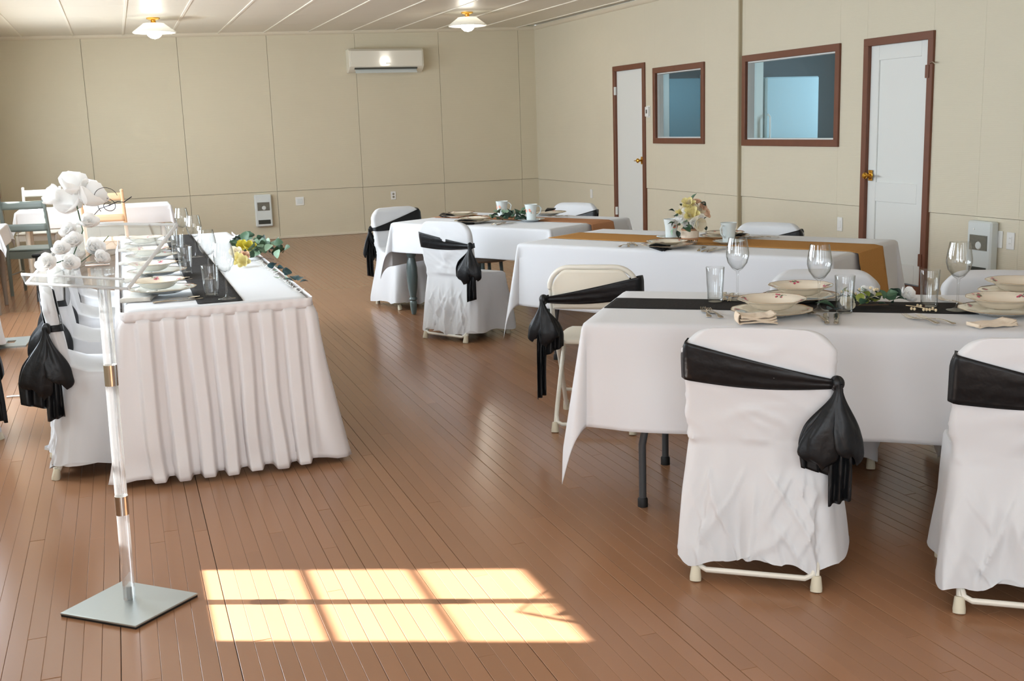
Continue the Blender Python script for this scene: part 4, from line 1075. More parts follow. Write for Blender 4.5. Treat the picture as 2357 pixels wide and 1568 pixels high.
def tumbler(p, label, s=1.0):
    t = empty('tumbler', p, 0, label, 'glass', 'straight tumblers')
    MB().lathe([(r * s, z * s) for r, z in TB], 40).build('glass_body', GLASS, t, angle=50)
    return t
def fork(p, rz, label, group=None):
    t = empty('fork', p, rz, label, 'fork', group)
    def h(u, v): 
        s = v; w = (0.0045 + 0.006 * (1 - sm(s * 2.2)) if s < 0.6 else 0.0035 + 0.010 * sm((s - 0.6) / 0.4)); return ((u - 0.5) * 2 * w * (1 - 0.6 * (s < 0.02)), -0.095 + s * 0.125, 0.004 + 0.010 * math.sin(s * PI) * 0.6 + 0.0012 * (1 - (u * 2 - 1) ** 2))
    MB().grid(h, 7, 24).build('handle', STEEL, t, solid=0.0016, angle=60)
    b = MB()
    for k in range(4):
        x = (k - 1.5) * 0.0066
        b.tube([(x * 0.9, 0.028, 0.0045), (x, 0.045, 0.003), (x, 0.065, 0.006), (x * 0.95, 0.088, 0.012)], [0.0022, 0.0017, 0.0016, 0.0009], 6)
    b.tube([(-0.0105, 0.030, 0.0045), (0.0105, 0.030, 0.0045)], 0.0024, 6); b.build('tines', STEEL, t)
    return t
def knife(p, rz, label, group=None):
    t = empty('table_knife', p, rz, label, 'knife', group)
    MB().tube([(0, -0.11, 0.004), (0, -0.10, 0.005), (0, -0.05, 0.006), (0, -0.005, 0.004)], [0.005, 0.0088, 0.0072, 0.005], 10, flat=0.55).build('handle', STEEL, t)
    MB().grid(lambda u, v: ((u - 0.5) * 0.019 * (1 - 0.9 * sm((v - 0.8) / 0.2) * (1 - u)), -0.005 + v * 0.115, 0.004), 5, 14).build('blade', STEEL, t, solid=0.0014)
    return t
def spoon(p, rz, label, group=None):
    t = empty('spoon', p, rz, label, 'spoon', group)
    MB().grid(lambda u, v: ((u - 0.5) * 2 * (0.0035 + 0.0055 * (1 - sm(v * 2))), -0.10 + v * 0.125, 0.004 + 0.008 * math.sin(v * PI)), 5, 18).build('handle', STEEL, t, solid=0.0016)
    def bw(u, v):
        a = 2 * PI * u; return (0.019 * v * math.cos(a) * (1 - 0.18 * math.sin(a)), 0.052 + 0.028 * v * math.sin(a), 0.003 + 0.007 * v * v)
    MB().grid(bw, 20, 6, cu=True).build('bowl', STEEL, t, solid=0.0014)
    return t
def mug(p, rz, label, s=1.0, m1=RED, group='printed mugs'):
    t = empty('mug', p, rz, label, 'mug', group)
    pf = [(0, 0), (0.026, 0), (0.0275, 0.002), (0.0278, 0.02), (0.030, 0.055), (0.037, 0.092), (0.0375, 0.0935), (0.0362, 0.092), (0.029, 0.055), (0.0265, 0.012), (0, 0.010)]
    MB().lathe([(r * s, z * s) for r, z in pf], 36).build('cup', CHINAB, t, angle=50)
    MB().tube([(0.031 * s, 0, 0.080 * s), (0.046 * s, 0, 0.084 * s), (0.058 * s, 0, 0.068 * s), (0.052 * s, 0, 0.045 * s), (0.030 * s, 0, 0.026 * s)], 0.0038 * s, 8).build('handle', CHINAB, t)
    def rr_(z): return 0.0278 + (0.037 - 0.0278) * max(0, (z - 0.02) / 0.072) ** 1.4
    rg = random.Random(3)
    for (a0, zc, mm, q, nm) in ((-1.75, 0.060, m1, 0.0058, 5), (-1.35, 0.046, m1, 0.0026, 2), (-1.60, 0.050, GRN, 0.003, 3), (-2.6, 0.06, m1, 0.0058, 4)):
        b = MB()
        for k in range(nm):
            a = a0 + rg.uniform(-0.12, 0.12); z = zc + rg.uniform(-0.006, 0.006); vs = []
            for j in range(8):
                tt = 2 * PI * j / 8; zz = z + q * math.sin(tt); aa = a + q * math.cos(tt) / 0.032; r_ = rr_(zz) + 0.0012
                vs.append((r_ * s * math.cos(aa), r_ * s * math.sin(aa), zz * s))
            b.add(vs, [tuple(range(8))])
        b.build('floral_print', mm, t)
    return t
def saucer(p, label, s=1.0):
    t = empty('saucer', p, 0, label, 'saucer', 'saucers under the mugs')
    MB().lathe([(r * s * 0.62, z * 0.8) for r, z in PLATE_P], 48, mod=scal(12, 0.015, 0.06)).build('dish', CHINAB, t)
    return t
def napkin_folded(p, rz, label, m=NAPK, w=0.15, d=0.085, h=0.030, seed=1, cat='napkin'):
    t = empty('napkin', p, rz, label, cat)
    nl = 4
    for k in range(nl):
        z0 = h * k / nl
        def fn(u, v, k=k, z0=z0):
            x = (u - 0.5) * w * (1 - 0.03 * k) + 0.004 * nz(k, v * 3, seed); y = (v - 0.5) * d
            roll = 0.006 * math.sin(u * PI * 1.1 + k) * (1 - v) + 0.004 * nz(u * 4, v * 3, seed + k)
            return (x, y, z0 + 0.0035 + roll + 0.010 * (u > 0.8) * (u - 0.8) * 4 * (1 if k else 0))
        MB().grid(fn, 20, 10).build('fold', m, t, solid=0.0048, angle=60)
    def edge(u, v):
        a = -PI / 2 + PI * v; return (-w / 2 - 0.5 * h * math.cos(a) * 0.35, (u - 0.5) * d, h / 2 + 0.004 + h / 2 * math.sin(a))
    MB().grid(edge, 8, 10).build('folded_edge', m, t, solid=0.003)
    return t
def napkin_triangle(p, rz, label, m=BLACKC, s=0.078, cat='napkin', tilt=0.0):
    t = empty('napkin', p, rz, label, cat)
    def fn(u, v):
        x = (u - 0.5) * 2 * s * (1 - v * 0.55); y = -0.02 - v * s * 0.9 + 0.05
        z = 0.010 + 0.012 * math.sin(u * PI) * (1 - v) + 0.003 * math.sin(u * 12) - tilt * v
        return (x, y, z)
    MB().grid(fn, 18, 12).build('upper_fold', m, t, solid=0.004, angle=60)
    MB().grid(lambda u, v: (fn(u, v)[0] * 0.94 + 0.006, fn(u, v)[1] + 0.006, fn(u, v)[2] - 0.007), 14, 10).build('lower_fold', m, t, solid=0.004, angle=60)
    return t

ZT = TZ + 0.0055     # on cloth
ZR = TZ + 0.0075     # on runner
def P2(px, py, z=ZT): return at(px, py, z)
# --- nearest right table (C)
aC = R(C_['ang'])
for nm, (px, py), rot, labs, s in (('a', (1772, 722), 0.3, 'front left setting of the nearest right table, under the folded napkin side', 1.12), ):
    pass
pC1 = P2(1776, 724); pC2 = P2(1842, 690); pC3 = P2(2306, 722); pC4 = P2(2345, 680)
for p, lab, lab2, sd, s in ((pC1, 'large cream plate under the floral soup plate with the crumpled beige napkin', 'floral soup plate directly behind the crumpled beige napkin', 1, 1.16),
                            (pC2, 'large cream plate under the floral soup plate behind the two middle wine glasses', 'floral soup plate farther back between the two left wine glasses', 5, 1.16),
                            (pC3, 'large cream plate above the flat beige napkin at the right photo edge', 'floral soup plate just behind the flat beige napkin at the right photo edge', 9, 1.16),
                            (pC4, 'large cream plate farthest right on the nearest right table', 'floral soup plate farthest right, behind the right edge setting', 14, 1.16)):
    plate_thing(p, s, lab, False, PINK, sd, rot=sd * 0.7, group='floral china on the nearest right table')
    plate_thing(p + Vector((0, 0, 0.021)), 1.02, lab2, True, PINK, sd, rot=sd * 1.3 + 0.4, group='floral china on the nearest right table')
for (px, py), lab in (((1697, 690), 'wine glass at the left of the nearest right table, behind the leftmost soup plate'),
                      ((1884, 716), 'wine glass between the two soup plates on the black runner of the nearest right table'),
                      ((2203, 714), 'wine glass farthest right, in front of the right wall heater')):
    wine_glass(P2(px, py, ZR), lab)
for (px, py), lab in (((1646, 694), 'tumbler leftmost on the nearest right table'), ((1943, 720), 'tumbler in front of the black runner, left of the flower garland'), ((2138, 705), 'tumbler right of the white rose on the nearest right table')):
    tumbler(P2(px, py, ZR), lab, 1.08)
napkin_folded(P2(1742, 744, ZT + 0.001), aC - 0.15 + 0.45, 'crumpled folded beige linen napkin in front of the left soup plate', w=0.135, d=0.07, h=0.036, seed=3)
t = napkin_folded(P2(2284, 750, ZT + 0.001), aC + 0.55, 'flat folded beige linen napkin at the right edge of the nearest table', w=0.15, d=0.07, h=0.010, seed=5)
for (px, py), rz, fnc, lab in (((1625, 722), R(-22), fork, 'left fork of the pair left of the crumpled beige napkin'), ((1644, 724), R(-14), fork, 'right fork of the pair left of the crumpled beige napkin'),
                               ((1877, 730), R(-14), spoon, 'spoon right of the left setting on the nearest right table'), ((1902, 735), R(-34), knife, 'left knife of the pair below the middle wine glass'), ((1925, 735), R(-36), knife, 'right knife of the pair, nearest the tumbler by the garland'),
                               ((2117, 738), R(0), fork, 'left fork of the pair in front of the right hand tumbler'), ((2152, 739), R(2), fork, 'right fork of the pair, beside the flat beige napkin'),
                               ((1668, 684), R(-30), knife, 'knife lying behind the leftmost tumbler'), ((1682, 686), R(-34), knife, 'knife beside the stem of the leftmost wine glass'), ((1716, 684), R(60), fork, 'fork behind the leftmost wine glass of the nearest right table'),
                               ((2186, 696), R(-8), fork, 'fork behind the right hand wine glass')):
    fnc(P2(px, py, ZT), rz, lab)
# --- middle right table (B)
pB1 = P2(1535, 570); pB2 = P2(1668, 549)
for p, lab, sd in ((pB1, 'gilt edged plate with black napkin at the near side of the middle table', 21), (pB2, 'gilt edged plate with black napkin behind the right mug of the middle table', 25)):
    plate_thing(p, 1.16, 'large lower ' + lab, False, RED, sd, rot=0.4, group='china on the middle table')
    plate_thing(p + Vector((0, 0, 0.019)), 0.92, 'small upper ' + lab, False, RED, sd + 2, rot=1.4, group='china on the middle table')
napkin_triangle(pB1 + Vector((-0.06, -0.06, 0.012)), R(10), 'black napkin poking out of the near plates on the middle right table', tilt=0.022)
napkin_triangle(pB2 + Vector((0.10, 0.01, 0.014)), R(80), 'black napkin under the upper plate behind the right mug', tilt=0.006)
for (px, py), rot, lab in (((1545, 549), R(60), 'white mug with red flower print left of the flower vase'), ((1677, 560), R(200), 'white mug with red flower print right of the flower vase')):
    saucer(P2(px, py + 1, ZR), 'saucer under the ' + lab, 1.15); mug(P2(px, py + 1, ZR) + Vector((0, 0, 0.0045)), rot, lab, 1.28)
for (px, py), rz, fnc, lab in (((1440, 566), R(-50), fork, 'left fork of three on the middle right table'), ((1447, 565), R(-25), knife, 'butter knife crossed over the forks on the middle right table'), ((1460, 564), R(-18), fork, 'right fork left of the black napkin on the middle table'),
                               ((1615, 575), R(-40), spoon, 'spoon right of the near plates on the middle table'), ((1632, 576), R(-50), knife, 'left knife below the right mug of the middle table'), ((1650, 576), R(-58), knife, 'right knife below the right mug of the middle table'),
                               ((1738, 548), R(60), fork, 'left fork behind the right mug, far side of the middle table'), ((1757, 548), R(60), fork, 'right fork in front of the far covered chair of the middle table')):
    fnc(P2(px, py, ZT), rz, lab)
# --- farthest right table (A)
pA1 = P2(1090, 513); pA2 = P2(1058, 500); pA3 = P2(1262, 494)
for p, lab, sd in ((pA1, 'near plate', 31), (pA2, 'far left plate', 35), (pA3, 'plate by the right wall chair', 37)):
    plate_thing(p, 1.14, 'large lower ' + lab + ' with black napkin on the grey legged table', False, PEACH, sd, rot=0.4, group='china on the grey legged table')
    if sd != 37: plate_thing(p + Vector((0.01, 0, 0.019)), 0.92, 'small upper ' + lab + ' with peach print on the grey legged table', False, PEACH, sd + 2, rot=1.4, group='china on the grey legged table')
napkin_triangle(pA1 + Vector((-0.07, -0.07, 0.014)), R(-10), 'black napkin at the near plate of the grey legged table', tilt=0.02)
napkin_triangle(pA2 + Vector((-0.11, 0.04, 0.016)), R(-60), 'black napkin at the far left plate of the grey legged table', tilt=0.01)
napkin_triangle(pA3 + Vector((0.02, 0.0, 0.026)), R(60), 'black napkin lying on the plate by the right wall chair', tilt=-0.01)
for (px, py), rot, lab in (((1156, 500), R(-30), 'white mug with peach flower print, left one on the grey legged table'), ((1223, 509), R(-20), 'white mug with peach flower print, right one on the grey legged table')):
    saucer(P2(px, py, ZR), 'saucer under the ' + lab, 1.3); mug(P2(px, py, ZR) + Vector((0, 0, 0.0045)), rot, lab, 1.32, PEACH)
for (px, py), rz, fnc, lab in (((1150, 516), R(-55), spoon, 'spoon right of the near plate on the grey legged table'), ((1165, 516), R(-60), knife, 'knife right of the near plate on the grey legged table'), ((1105, 499), R(50), fork, 'fork between the plates and the left mug, grey legged table'),
                               ((1280, 499), R(60), fork, 'left fork by the right wall chair on the grey legged table'), ((1296, 499), R(60), fork, 'right fork by the right wall chair on the grey legged table')):
    fnc(P2(px, py, ZT), rz, lab)
# --- head table
hy = (5.30, 6.04, 6.86, 7.66)
words = ('nearest', 'second', 'third', 'fourth')
for i, yy in enumerate(hy):
    p = Vector((0.125, yy, ZT))
    t = napkin_folded(p + Vector((-0.085, -0.03, 0.0)), R(78), words[i] + ' beige napkin under the plates on the head table, counted from the camera', m=NAPG, w=0.20, d=0.13, h=0.016, seed=40 + i)
    plate_thing(p + Vector((0.02, 0, 0.020)), 1.16, words[i] + ' large white plate on the head table, counted from the camera', False, PINK, 50 + i, rot=i * 1.1, group='head table china', m=CHINAB)
    plate_thing(p + Vector((0.0, 0, 0.040)), 0.98, words[i] + ' floral soup plate on the head table, counted from the camera', True, PINK, 60 + i, rot=i * 0.9 + 2.6, group='head table china')
    knife(p + Vector((0.075, -0.195, 0)), R(-83), words[i] + ' knife along the head table, counted from the camera')
    spoon(p + Vector((0.095, -0.165, 0)), R(-80), words[i] + ' spoon along the head table, counted from the camera')
for (px, py), lab in (((523, 688), 'wine glass nearest the camera on the head table'), ((483, 642), 'wine glass second on the head table'), ((452, 592), 'wine glass third on the head table'), ((424, 566), 'wine glass farthest back on the head table')):
    wine_glass(P2(px, py, ZR), lab)
for (px, py), lab in (((488, 683), 'tumbler nearest the camera on the head table'), ((429, 631), 'tumbler second on the head table'), ((411, 596), 'tumbler third on the head table'), ((398, 566), 'tumbler farthest back on the head table')):
    tumbler(P2(px, py, ZR), lab, 1.12)

# ------------------------------------------------------------------ flowers
def leaf_mesh(name, m, L=1.0, W=0.45, cup=0.12, rnd=1.0):
    def fn(u, v):
        s = v; w = W * math.sin(PI * min(1, s * 0.98 + 0.02)) ** (0.7 if rnd > 0.5 else 1.0)
        x = (u - 0.5) * 2 * w; return (x, s * L, cup * (abs(x) / max(W, 1e-3)) ** 2 * L + 0.10 * L * math.sin(s * PI) )
    return mesh_of(MB().grid(fn, 5, 7), name, m, 60)
LM = {k: leaf_mesh('leaf', m, 1, w, 0.15, r) for k, (m, w, r) in dict(euc=(LEAF, 0.46, 1), pale=(LEAF2, 0.48, 1), blue=(LEAF3, 0.48, 1), lime=(LEAF4, 0.45, 1), dark=(LEAFD, 0.34, 0), long=(LEAF, 0.20, 0)).items()}
def petal_mesh(m, w=0.5, curl=0.35, L=1.0):
    def fn(u, v):
        ww = w * math.sin(PI * (0.08 + 0.80 * v)) ** 0.8; x = (u - 0.5) * 2 * ww
        return (x, L * v * math.cos(curl * v), 0.30 * (x / w) ** 2 + L * curl * v * v * 0.9)
    return mesh_of(MB().grid(fn, 6, 7), 'petal', m, 70)
PM = {k: petal_mesh(m, w, c_) for k, (m, w, c_) in dict(white=(PETW, 0.55, 0.4), cream=(PETC, 0.55, 0.4), yellow=(PETY, 0.32, 0.2), lime=(PETG, 0.34, 0.25), peach=(PETP, 0.55, 0.4)).items()}
def orient(d, roll=0.0):
    d = Vector(d).normalized(); q = d.to_track_quat('Y', 'Z').to_matrix().to_4x4(); return q @ Matrix.Rotation(roll, 4, 'Y')
def leafat(parent, kind, p, d, s, roll=0.0):
    return inst(LM[kind], 'leaf', parent, Matrix.Translation(p) @ orient(d, roll) @ Matrix.Scale(s, 4))
def rose(parent, kind, p, d, r, name='rose', n=13, seed=1):
    h = empty(name, (0, 0, 0)); h.parent = parent; h.matrix_local = Matrix.Translation(p) @ Vector(d).normalized().to_track_quat('Z', 'Y').to_matrix().to_4x4()
    rg = random.Random(seed)
    for k in range(n):
        f_ = k / (n - 1); a = k * 2.399 + rg.uniform(-.2, .2); tilt = R(84 - 66 * f_); s = r * (0.55 + 0.55 * f_)
        mtx = Matrix.Rotation(a, 4, 'Z') @ Matrix.Translation((0, r * 0.10 * f_, 0)) @ Matrix.Rotation(tilt, 4, 'X') @ Matrix.Scale(s, 4)
        inst(PM[kind], 'petal', h, mtx)
    return h
def lily(parent, kind, p, d, r, seed=1, n=6, name='lily'):
    h = empty(name, (0, 0, 0)); h.parent = parent; h.matrix_local = Matrix.Translation(p) @ Vector(d).normalized().to_track_quat('Z', 'Y').to_matrix().to_4x4()
    for k in range(n):
        mtx = Matrix.Rotation(k * 2 * PI / n + 0.3 * seed, 4, 'Z') @ Matrix.Rotation(R(42 if k % 2 else 30), 4, 'X') @ Matrix.Scale(r * 1.25, 4); inst(PM[kind], 'petal', h, mtx)
    return h
def berries(parent, pts, r=0.005, m=BERRY):
    for p in pts:
        MB().ell(p, (r, r, r * 1.2), 8, 6).build('berry', m, parent)
def stemt(parent, pts, r=0.0016, m=STEM, name='stem'): return MB().tube(pts, r, 6).build(name, m, parent)

# vase bouquet on the middle table
pv = P2(1588, 561, ZR)
vz = empty('flower_vase', pv, 0, 'glass jar wrapped in burlap and lace holding cream flowers, on the middle right table', 'vase')
MB().lathe([(0, 0), (0.040, 0), (0.046, 0.006), (0.048, 0.02), (0.048, 0.088), (0.040, 0.102), (0.035, 0.108), (0.036, 0.125), (0.034, 0.125), (0.033, 0.108), (0.045, 0.086), (0.045, 0.022), (0.040, 0.010), (0, 0.009)], 36).build('jar', GLASS, vz)
MB().lathe([(0.0490, 0.026), (0.0495, 0.028), (0.0495, 0.088), (0.0490, 0.090)], 36).build('burlap_wrap', mat('wrap_burlap', rgb(186, 140, 108), 0.9, var=0.15, vscale=200, bump=0.4, bscale=250), vz, solid=0.0015, offs=1)
MB().lathe([(0.0512, 0.038), (0.0516, 0.040), (0.0516, 0.078), (0.0512, 0.080)], 36).build('lace_band', LACE, vz, solid=0.001, offs=1)
fb = empty('bouquet', pv + Vector((0, 0, 0.0)), 0, 'cream and white flowers with eucalyptus standing in the burlap wrapped jar', 'bouquet')
vd = Vector((-0.42, -0.90, 0.1))      # towards the viewer
right = Vector((0.91, -0.41, 0)).normalized(); upv = Vector((0, 0, 1)); tow = Vector((-0.41, -0.91, 0)).normalized()
def B3(r_, t_, u_): return right * r_ + tow * t_ + upv * u_
lily(fb, 'yellow', B3(0.004, 0.05, 0.17), B3(-0.05, 0.8, 0.5), 0.055, 1)
lily(fb, 'yellow', B3(-0.012, 0.03, 0.215), B3(-0.1, 0.6, 0.9), 0.05, 2)
lily(fb, 'cream', B3(0.035, 0.055, 0.125), B3(0.4, 0.9, -0.1), 0.05, 3)
for (a_, b2_, c2_, k_, q_) in ((-0.015, 0.05, 0.165, 'cream', 0.032), (0.02, 0.045, 0.21, 'cream', 0.032), (0.065, 0.035, 0.215, 'peach', 0.030), (-0.055, 0.02, 0.185, 'yellow', 0.03), (0.0, 0.02, 0.235, 'cream', 0.034), (0.015, 0.065, 0.135, 'white', 0.034), (-0.03, 0.05, 0.13, 'white', 0.026)): rose(fb, k_, B3(a_, b2_, c2_), B3(a_ * 6, 0.8, (c2_ - 0.15) * 6), q_, seed=int(1e4 * abs(a_)))
rose(fb, 'white', B3(-0.055, 0.04, 0.150), B3(-0.4, 0.8, 0.3), 0.034, seed=2)
rose(fb, 'cream', B3(0.050, 0.035, 0.195), B3(0.3, 0.7, 0.5), 0.036, seed=3)
rose(fb, 'peach', B3(0.082, 0.01, 0.175), B3(0.8, 0.4, 0.3), 0.036, seed=4)
rose(fb, 'white', B3(0.050, 0.05, 0.155), B3(0.5, 0.8, 0.0), 0.028, seed=5)
rose(fb, 'cream', B3(-0.035, -0.01, 0.20), B3(-0.3, 0.2, 1), 0.034, seed=6)
rose(fb, 'peach', B3(0.04, -0.02, 0.235), B3(0.2, 0.3, 1), 0.030, seed=7)
rose(fb, 'white', B3(-0.03, 0.045, 0.195), B3(-0.3, 0.8, 0.4), 0.024, seed=8)
for (a, b_, c_, d, k, s) in ((0.058, 0.03, 0.245, (0.3, 0.2, -0.2), 'dark', 0.045), (-0.09, 0.03, 0.195, (-1, 0.1, 0.2), 'dark', 0.04), (-0.06, 0.05, 0.115, (-0.5, 0.5, -0.1), 'euc', 0.05), (-0.045, 0.06, 0.105, (0.6, 0.3, -0.4), 'euc', 0.055),
                             (-0.085, 0.03, 0.14, (-0.4, 0.2, -0.6), 'dark', 0.045), (-0.075, 0.04, 0.165, (-0.4, 0.5, 0.1), 'euc', 0.045), (0.075, 0.04, 0.135, (0.5, 0.3, 0.6), 'dark', 0.035), (0.08, 0.04, 0.11, (0.3, 0.3, -0.8), 'dark', 0.035),
                             (0.01, 0.0, 0.245, (0.5, 0.0, 0.8), 'long', 0.06), (-0.02, 0.06, 0.135, (-0.5, 0.5, -0.1), 'pale', 0.045), (-0.09, 0.03, 0.10, (-0.3, 0.2, -0.9), 'pale', 0.05), (-0.08, 0.045, 0.085, (0.2, 0.2, -0.9), 'dark', 0.045),
                             (-0.05, 0.02, 0.225, (-0.3, 0.4, 0.5), 'dark', 0.022), (-0.02, 0.055, 0.12, (0.4, 0.6, -0.3), 'euc', 0.04), (0.02, 0.03, 0.225, (0.6, 0.5, 0.1), 'dark', 0.035), (-0.085, 0.02, 0.125, (-0.9, 0.1, -0.1), 'long', 0.05)):
    leafat(fb, k, B3(a, b_, c_), B3(*d), s, 0.4)
for k in range(7): stemt(fb, [(0.012 * math.cos(k), 0.012 * math.sin(k), 0.015), (0.02 * math.cos(k * 2), 0.02 * math.sin(k * 2), 0.13)], 0.002, LEAFD)

def garland(name, pts, label, kinds, nleaf, size, seed, flowers=(), spread=0.045, hgt=0.03, cat='garland', nb=0):
    g = empty(name, (0, 0, 0), 0, label, cat)
    pts = [Vector(p) for p in pts]; rg = random.Random(seed)
    stemt(g, [p + Vector((0, 0, 0.006)) for p in pts], 0.0022)
    def on(t):
        q = t * (len(pts) - 1); i = min(int(q), len(pts) - 2); return pts[i].lerp(pts[i + 1], q - i)
    for k in range(nleaf):
        t = rg.random(); p = on(t) + Vector((rg.uniform(-1, 1) * spread * 0.5, rg.uniform(-1, 1) * spread * 0.5, rg.uniform(0.006, hgt)))
        d = Vector((rg.uniform(-1, 1), rg.uniform(-1, 1), rg.uniform(-0.05, 0.6)))
        leafat(g, rg.choice(kinds), p, d, size * rg.uniform(0.7, 1.15), rg.uniform(-1, 1))
    for (p, d, r_, kind, typ) in flowers:
        (rose if typ == 'rose' else lily)(g, kind, Vector(p), Vector(d), r_, seed=int(r_ * 1e4) + seed)
    if nb: berries(g, [on(rg.random()) + Vector((rg.uniform(-0.03, 0.03), rg.uniform(-0.03, 0.03), rg.uniform(0.015, hgt + 0.03))) for _ in range(nb)])
    return g
# garland on the nearest right table
pa = [P2(1896, 712, ZR), P2(1945, 708, ZR), P2(1990, 706, ZR), P2(2045, 705, ZR), P2(2140, 712, ZR)]
fl_ = [(P2(2080, 700, ZR) + Vector((0, 0, 0.030)), (0.1, -0.9, 0.6), 0.042, 'white', 'rose'), (P2(1995, 704, ZR) + Vector((0, 0, 0.045)), (-0.4, -0.7, 0.7), 0.036, 'white', 'rose'), (P2(1946, 710, ZR) + Vector((0, 0, 0.02)), (-0.3, -0.9, 0.4), 0.036, 'cream', 'rose')]
g = garland('flower_garland', pa[1:4], 'eucalyptus garland with white roses and berries on the black runner, nearest right table', ('euc', 'lime', 'dark', 'pale', 'euc', 'dark'), 52, 0.040, 5, fl_, spread=0.10, hgt=0.05, nb=16)
rg = random.Random(2)
stemt(g, [P2(2085, 703, ZR + 0.01), P2(2110, 706, ZR + 0.008), P2(2150, 714, ZR + 0.004)], 0.0016, BERRY, 'stem')
berries(g, [P2(2098 + 7 * k, 706 + 0.9 * k + rg.uniform(-5, 5), ZR + 0.006) for k in range(9)], 0.0052)
leafat(g, 'long', P2(1926, 712, ZR + 0.012), (-0.75, 0.35, 0.25), 0.085)
leafat(g, 'blue', P2(1925, 714, ZR + 0.008), (-0.6, -0.2, 0.1), 0.05)
# eucalyptus on the farthest right table
garland('eucalyptus_sprig', [P2(1148, 504, ZR), P2(1180, 508, ZR), P2(1212, 508, ZR)], 'eucalyptus sprig between the two mugs on the grey legged table', ('euc', 'pale', 'dark', 'euc'), 44, 0.060, 8, spread=0.14, hgt=0.05)
# head table garland, yellow flowers
hp = [P2(520, 556, ZT), P2(555, 570, ZT), P2(590, 592, ZT), P2(630, 600, ZT)]
def HP(px, py, h): return P2(px, py, ZT + h)
fl2 = [(HP(548, 562, 0.05), (0.0, -0.4, 0.9), 0.060, 'white', 'rose'), (HP(562, 574, 0.05), (-0.3, -0.7, 0.7), 0.050, 'lime', 'lily'), (HP(548, 585, 0.04), (-0.4, -0.8, 0.5), 0.052, 'cream', 'rose'), (HP(572, 578, 0.06), (0.1, -0.6, 0.8), 0.05, 'lime', 'lily'),
       (HP(564, 590, 0.04), (0, -0.9, 0.6), 0.034, 'peach', 'rose'), (HP(553, 600, 0.03), (-0.3, -0.9, 0.4), 0.045, 'yellow', 'lily'), (HP(560, 604, 0.025), (-0.1, -0.9, 0.3), 0.045, 'yellow', 'lily'), (HP(575, 566, 0.06), (0.3, -0.5, 0.8), 0.04, 'cream', 'rose')]
garland('flower_garland', hp[1:], 'garland of yellow and cream flowers with eucalyptus along the head table', ('euc', 'dark', 'euc', 'pale'), 60, 0.066, 12, fl2, spread=0.17, hgt=0.09)
g2 = garland('eucalyptus_sprig', [P2(600, 602, ZT), P2(632, 622, ZT), P2(655, 640, ZT), P2(676, 664, ZT)], 'white washed eucalyptus sprig trailing to the near right corner of the head table', ('blue', 'pale', 'dark'), 12, 0.038, 15, spread=0.04, hgt=0.03)
for k, (px, py, d, s) in enumerate(((676, 648, (-1, 0.2, 0.2), 0.05), (680, 645, (-0.1, 1, 0.3), 0.05), (686, 646, (0.7, 0.7, 0.2), 0.05), (690, 650, (1, 0, 0), 0.045), (640, 640, (-0.2, -1, 0.1), 0.042), (638, 595, (0.3, 0.2, 0.9), 0.055))):
    leafat(g2, 'blue' if k < 4 else 'pale', P2(px, py, ZT + 0.02), d, s)
rg = random.Random(9)
for k in range(34):
    t_ = k / 33; px = 588 + 100 * t_; py = 600 + 72 * t_; p = P2(px, py, ZT + 0.012)
    MB().tube([p, p + Vector((rg.uniform(-0.035, 0.035), rg.uniform(-0.035, 0.035), rg.uniform(0.0, 0.022)))], [0.0022, 0.0010], 5).build('white_twig', PETW, g2)

# ------------------------------------------------------------------ lectern
lc = empty('lectern', (-0.095, 3.575, 0), 0, 'clear acrylic lectern on an acrylic pole with square grey base', 'lectern')
bp_ = [at(138, 1412, 0.012), at(283, 1337, 0.012), at(456, 1366, 0.012), at(312, 1442, 0.012)]
ctr = sum(bp_, Vector()) / 4
# square plate fitted to the photographed corners
b = MB(); o0 = Vector((-0.095, 3.575, 0))
def quad_slab(pts, z0, z1, grow=0.0):
    v = []
    for z in (z0, z1):
        for p in pts: q = ctr + (Vector(p) - ctr) * (1 + grow); v.append((q.x - o0.x, q.y - o0.y, z))
    m_ = MB(); m_.add(v, [(0,3,2,1),(4,5,6,7),(0,1,5,4),(1,2,6,5),(2,3,7,6),(3,0,4,7)]); return m_
quad_slab(bp_, 0.007, 0.013).build('base_plate', ALU, lc, bevel=0.0015)
quad_slab(bp_, 0.0, 0.007, -0.012).build('rubber_pad', BLACKR, lc)
topx, topy = 0.020, 0.03     # slight lean of the pole
def PX(z): return (topx * z, 0.0 + topy * 0 * z, z)
def seg(z0, z1, r, m, name, n=24, par=lc):
    return MB().tube([PX(z0), PX((z0 + z1) / 2), PX(z1)], r, n).build(name, m, par)
seg(0.013, 0.300, 0.0190, POLE, 'pole_section'); seg(0.300, 0.362, 0.0205, CHROME, 'sleeve')
seg(0.362, 0.722, 0.0190, POLE, 'pole_section'); seg(0.722, 0.788, 0.0205, CHROME, 'sleeve')
seg(0.788, 1.085, 0.0190, POLE, 'pole_section'); seg(0.013, 0.055, 0.007, HEAT, 'bolt', 12); 
seg(1.070, 1.092, 0.034, POLE, 'pole_head')
FLc, FRc, RRc, RLc = at(62, 655, 1.055), at(296, 668, 1.055), at(408, 520, 1.20), at(180, 517, 1.20)
nrm = (FRc - FLc).cross(RLc - FLc).normalized()
if nrm.z < 0: nrm = -nrm
def sheet(a, b_, c_, d_, th_, m, name, par=lc, nn=None):
    nn = nn or nrm; v = [Vector(p) - o0 for p in (a, b_, c_, d_)]; v = v + [p + nn * th_ for p in v]
    m_ = MB(); m_.add(v, [(0,3,2,1),(4,5,6,7),(0,1,5,4),(1,2,6,5),(2,3,7,6),(3,0,4,7)]); return m_.build(name, m, par, bevel=0.002)
sheet(FLc, FRc, RRc, RLc, 0.009, ACRYL, 'reading_surface')
fwd_ = ((FLc - RLc) + (FRc - RRc)).normalized()
ex = (FRc - FLc).normalized()
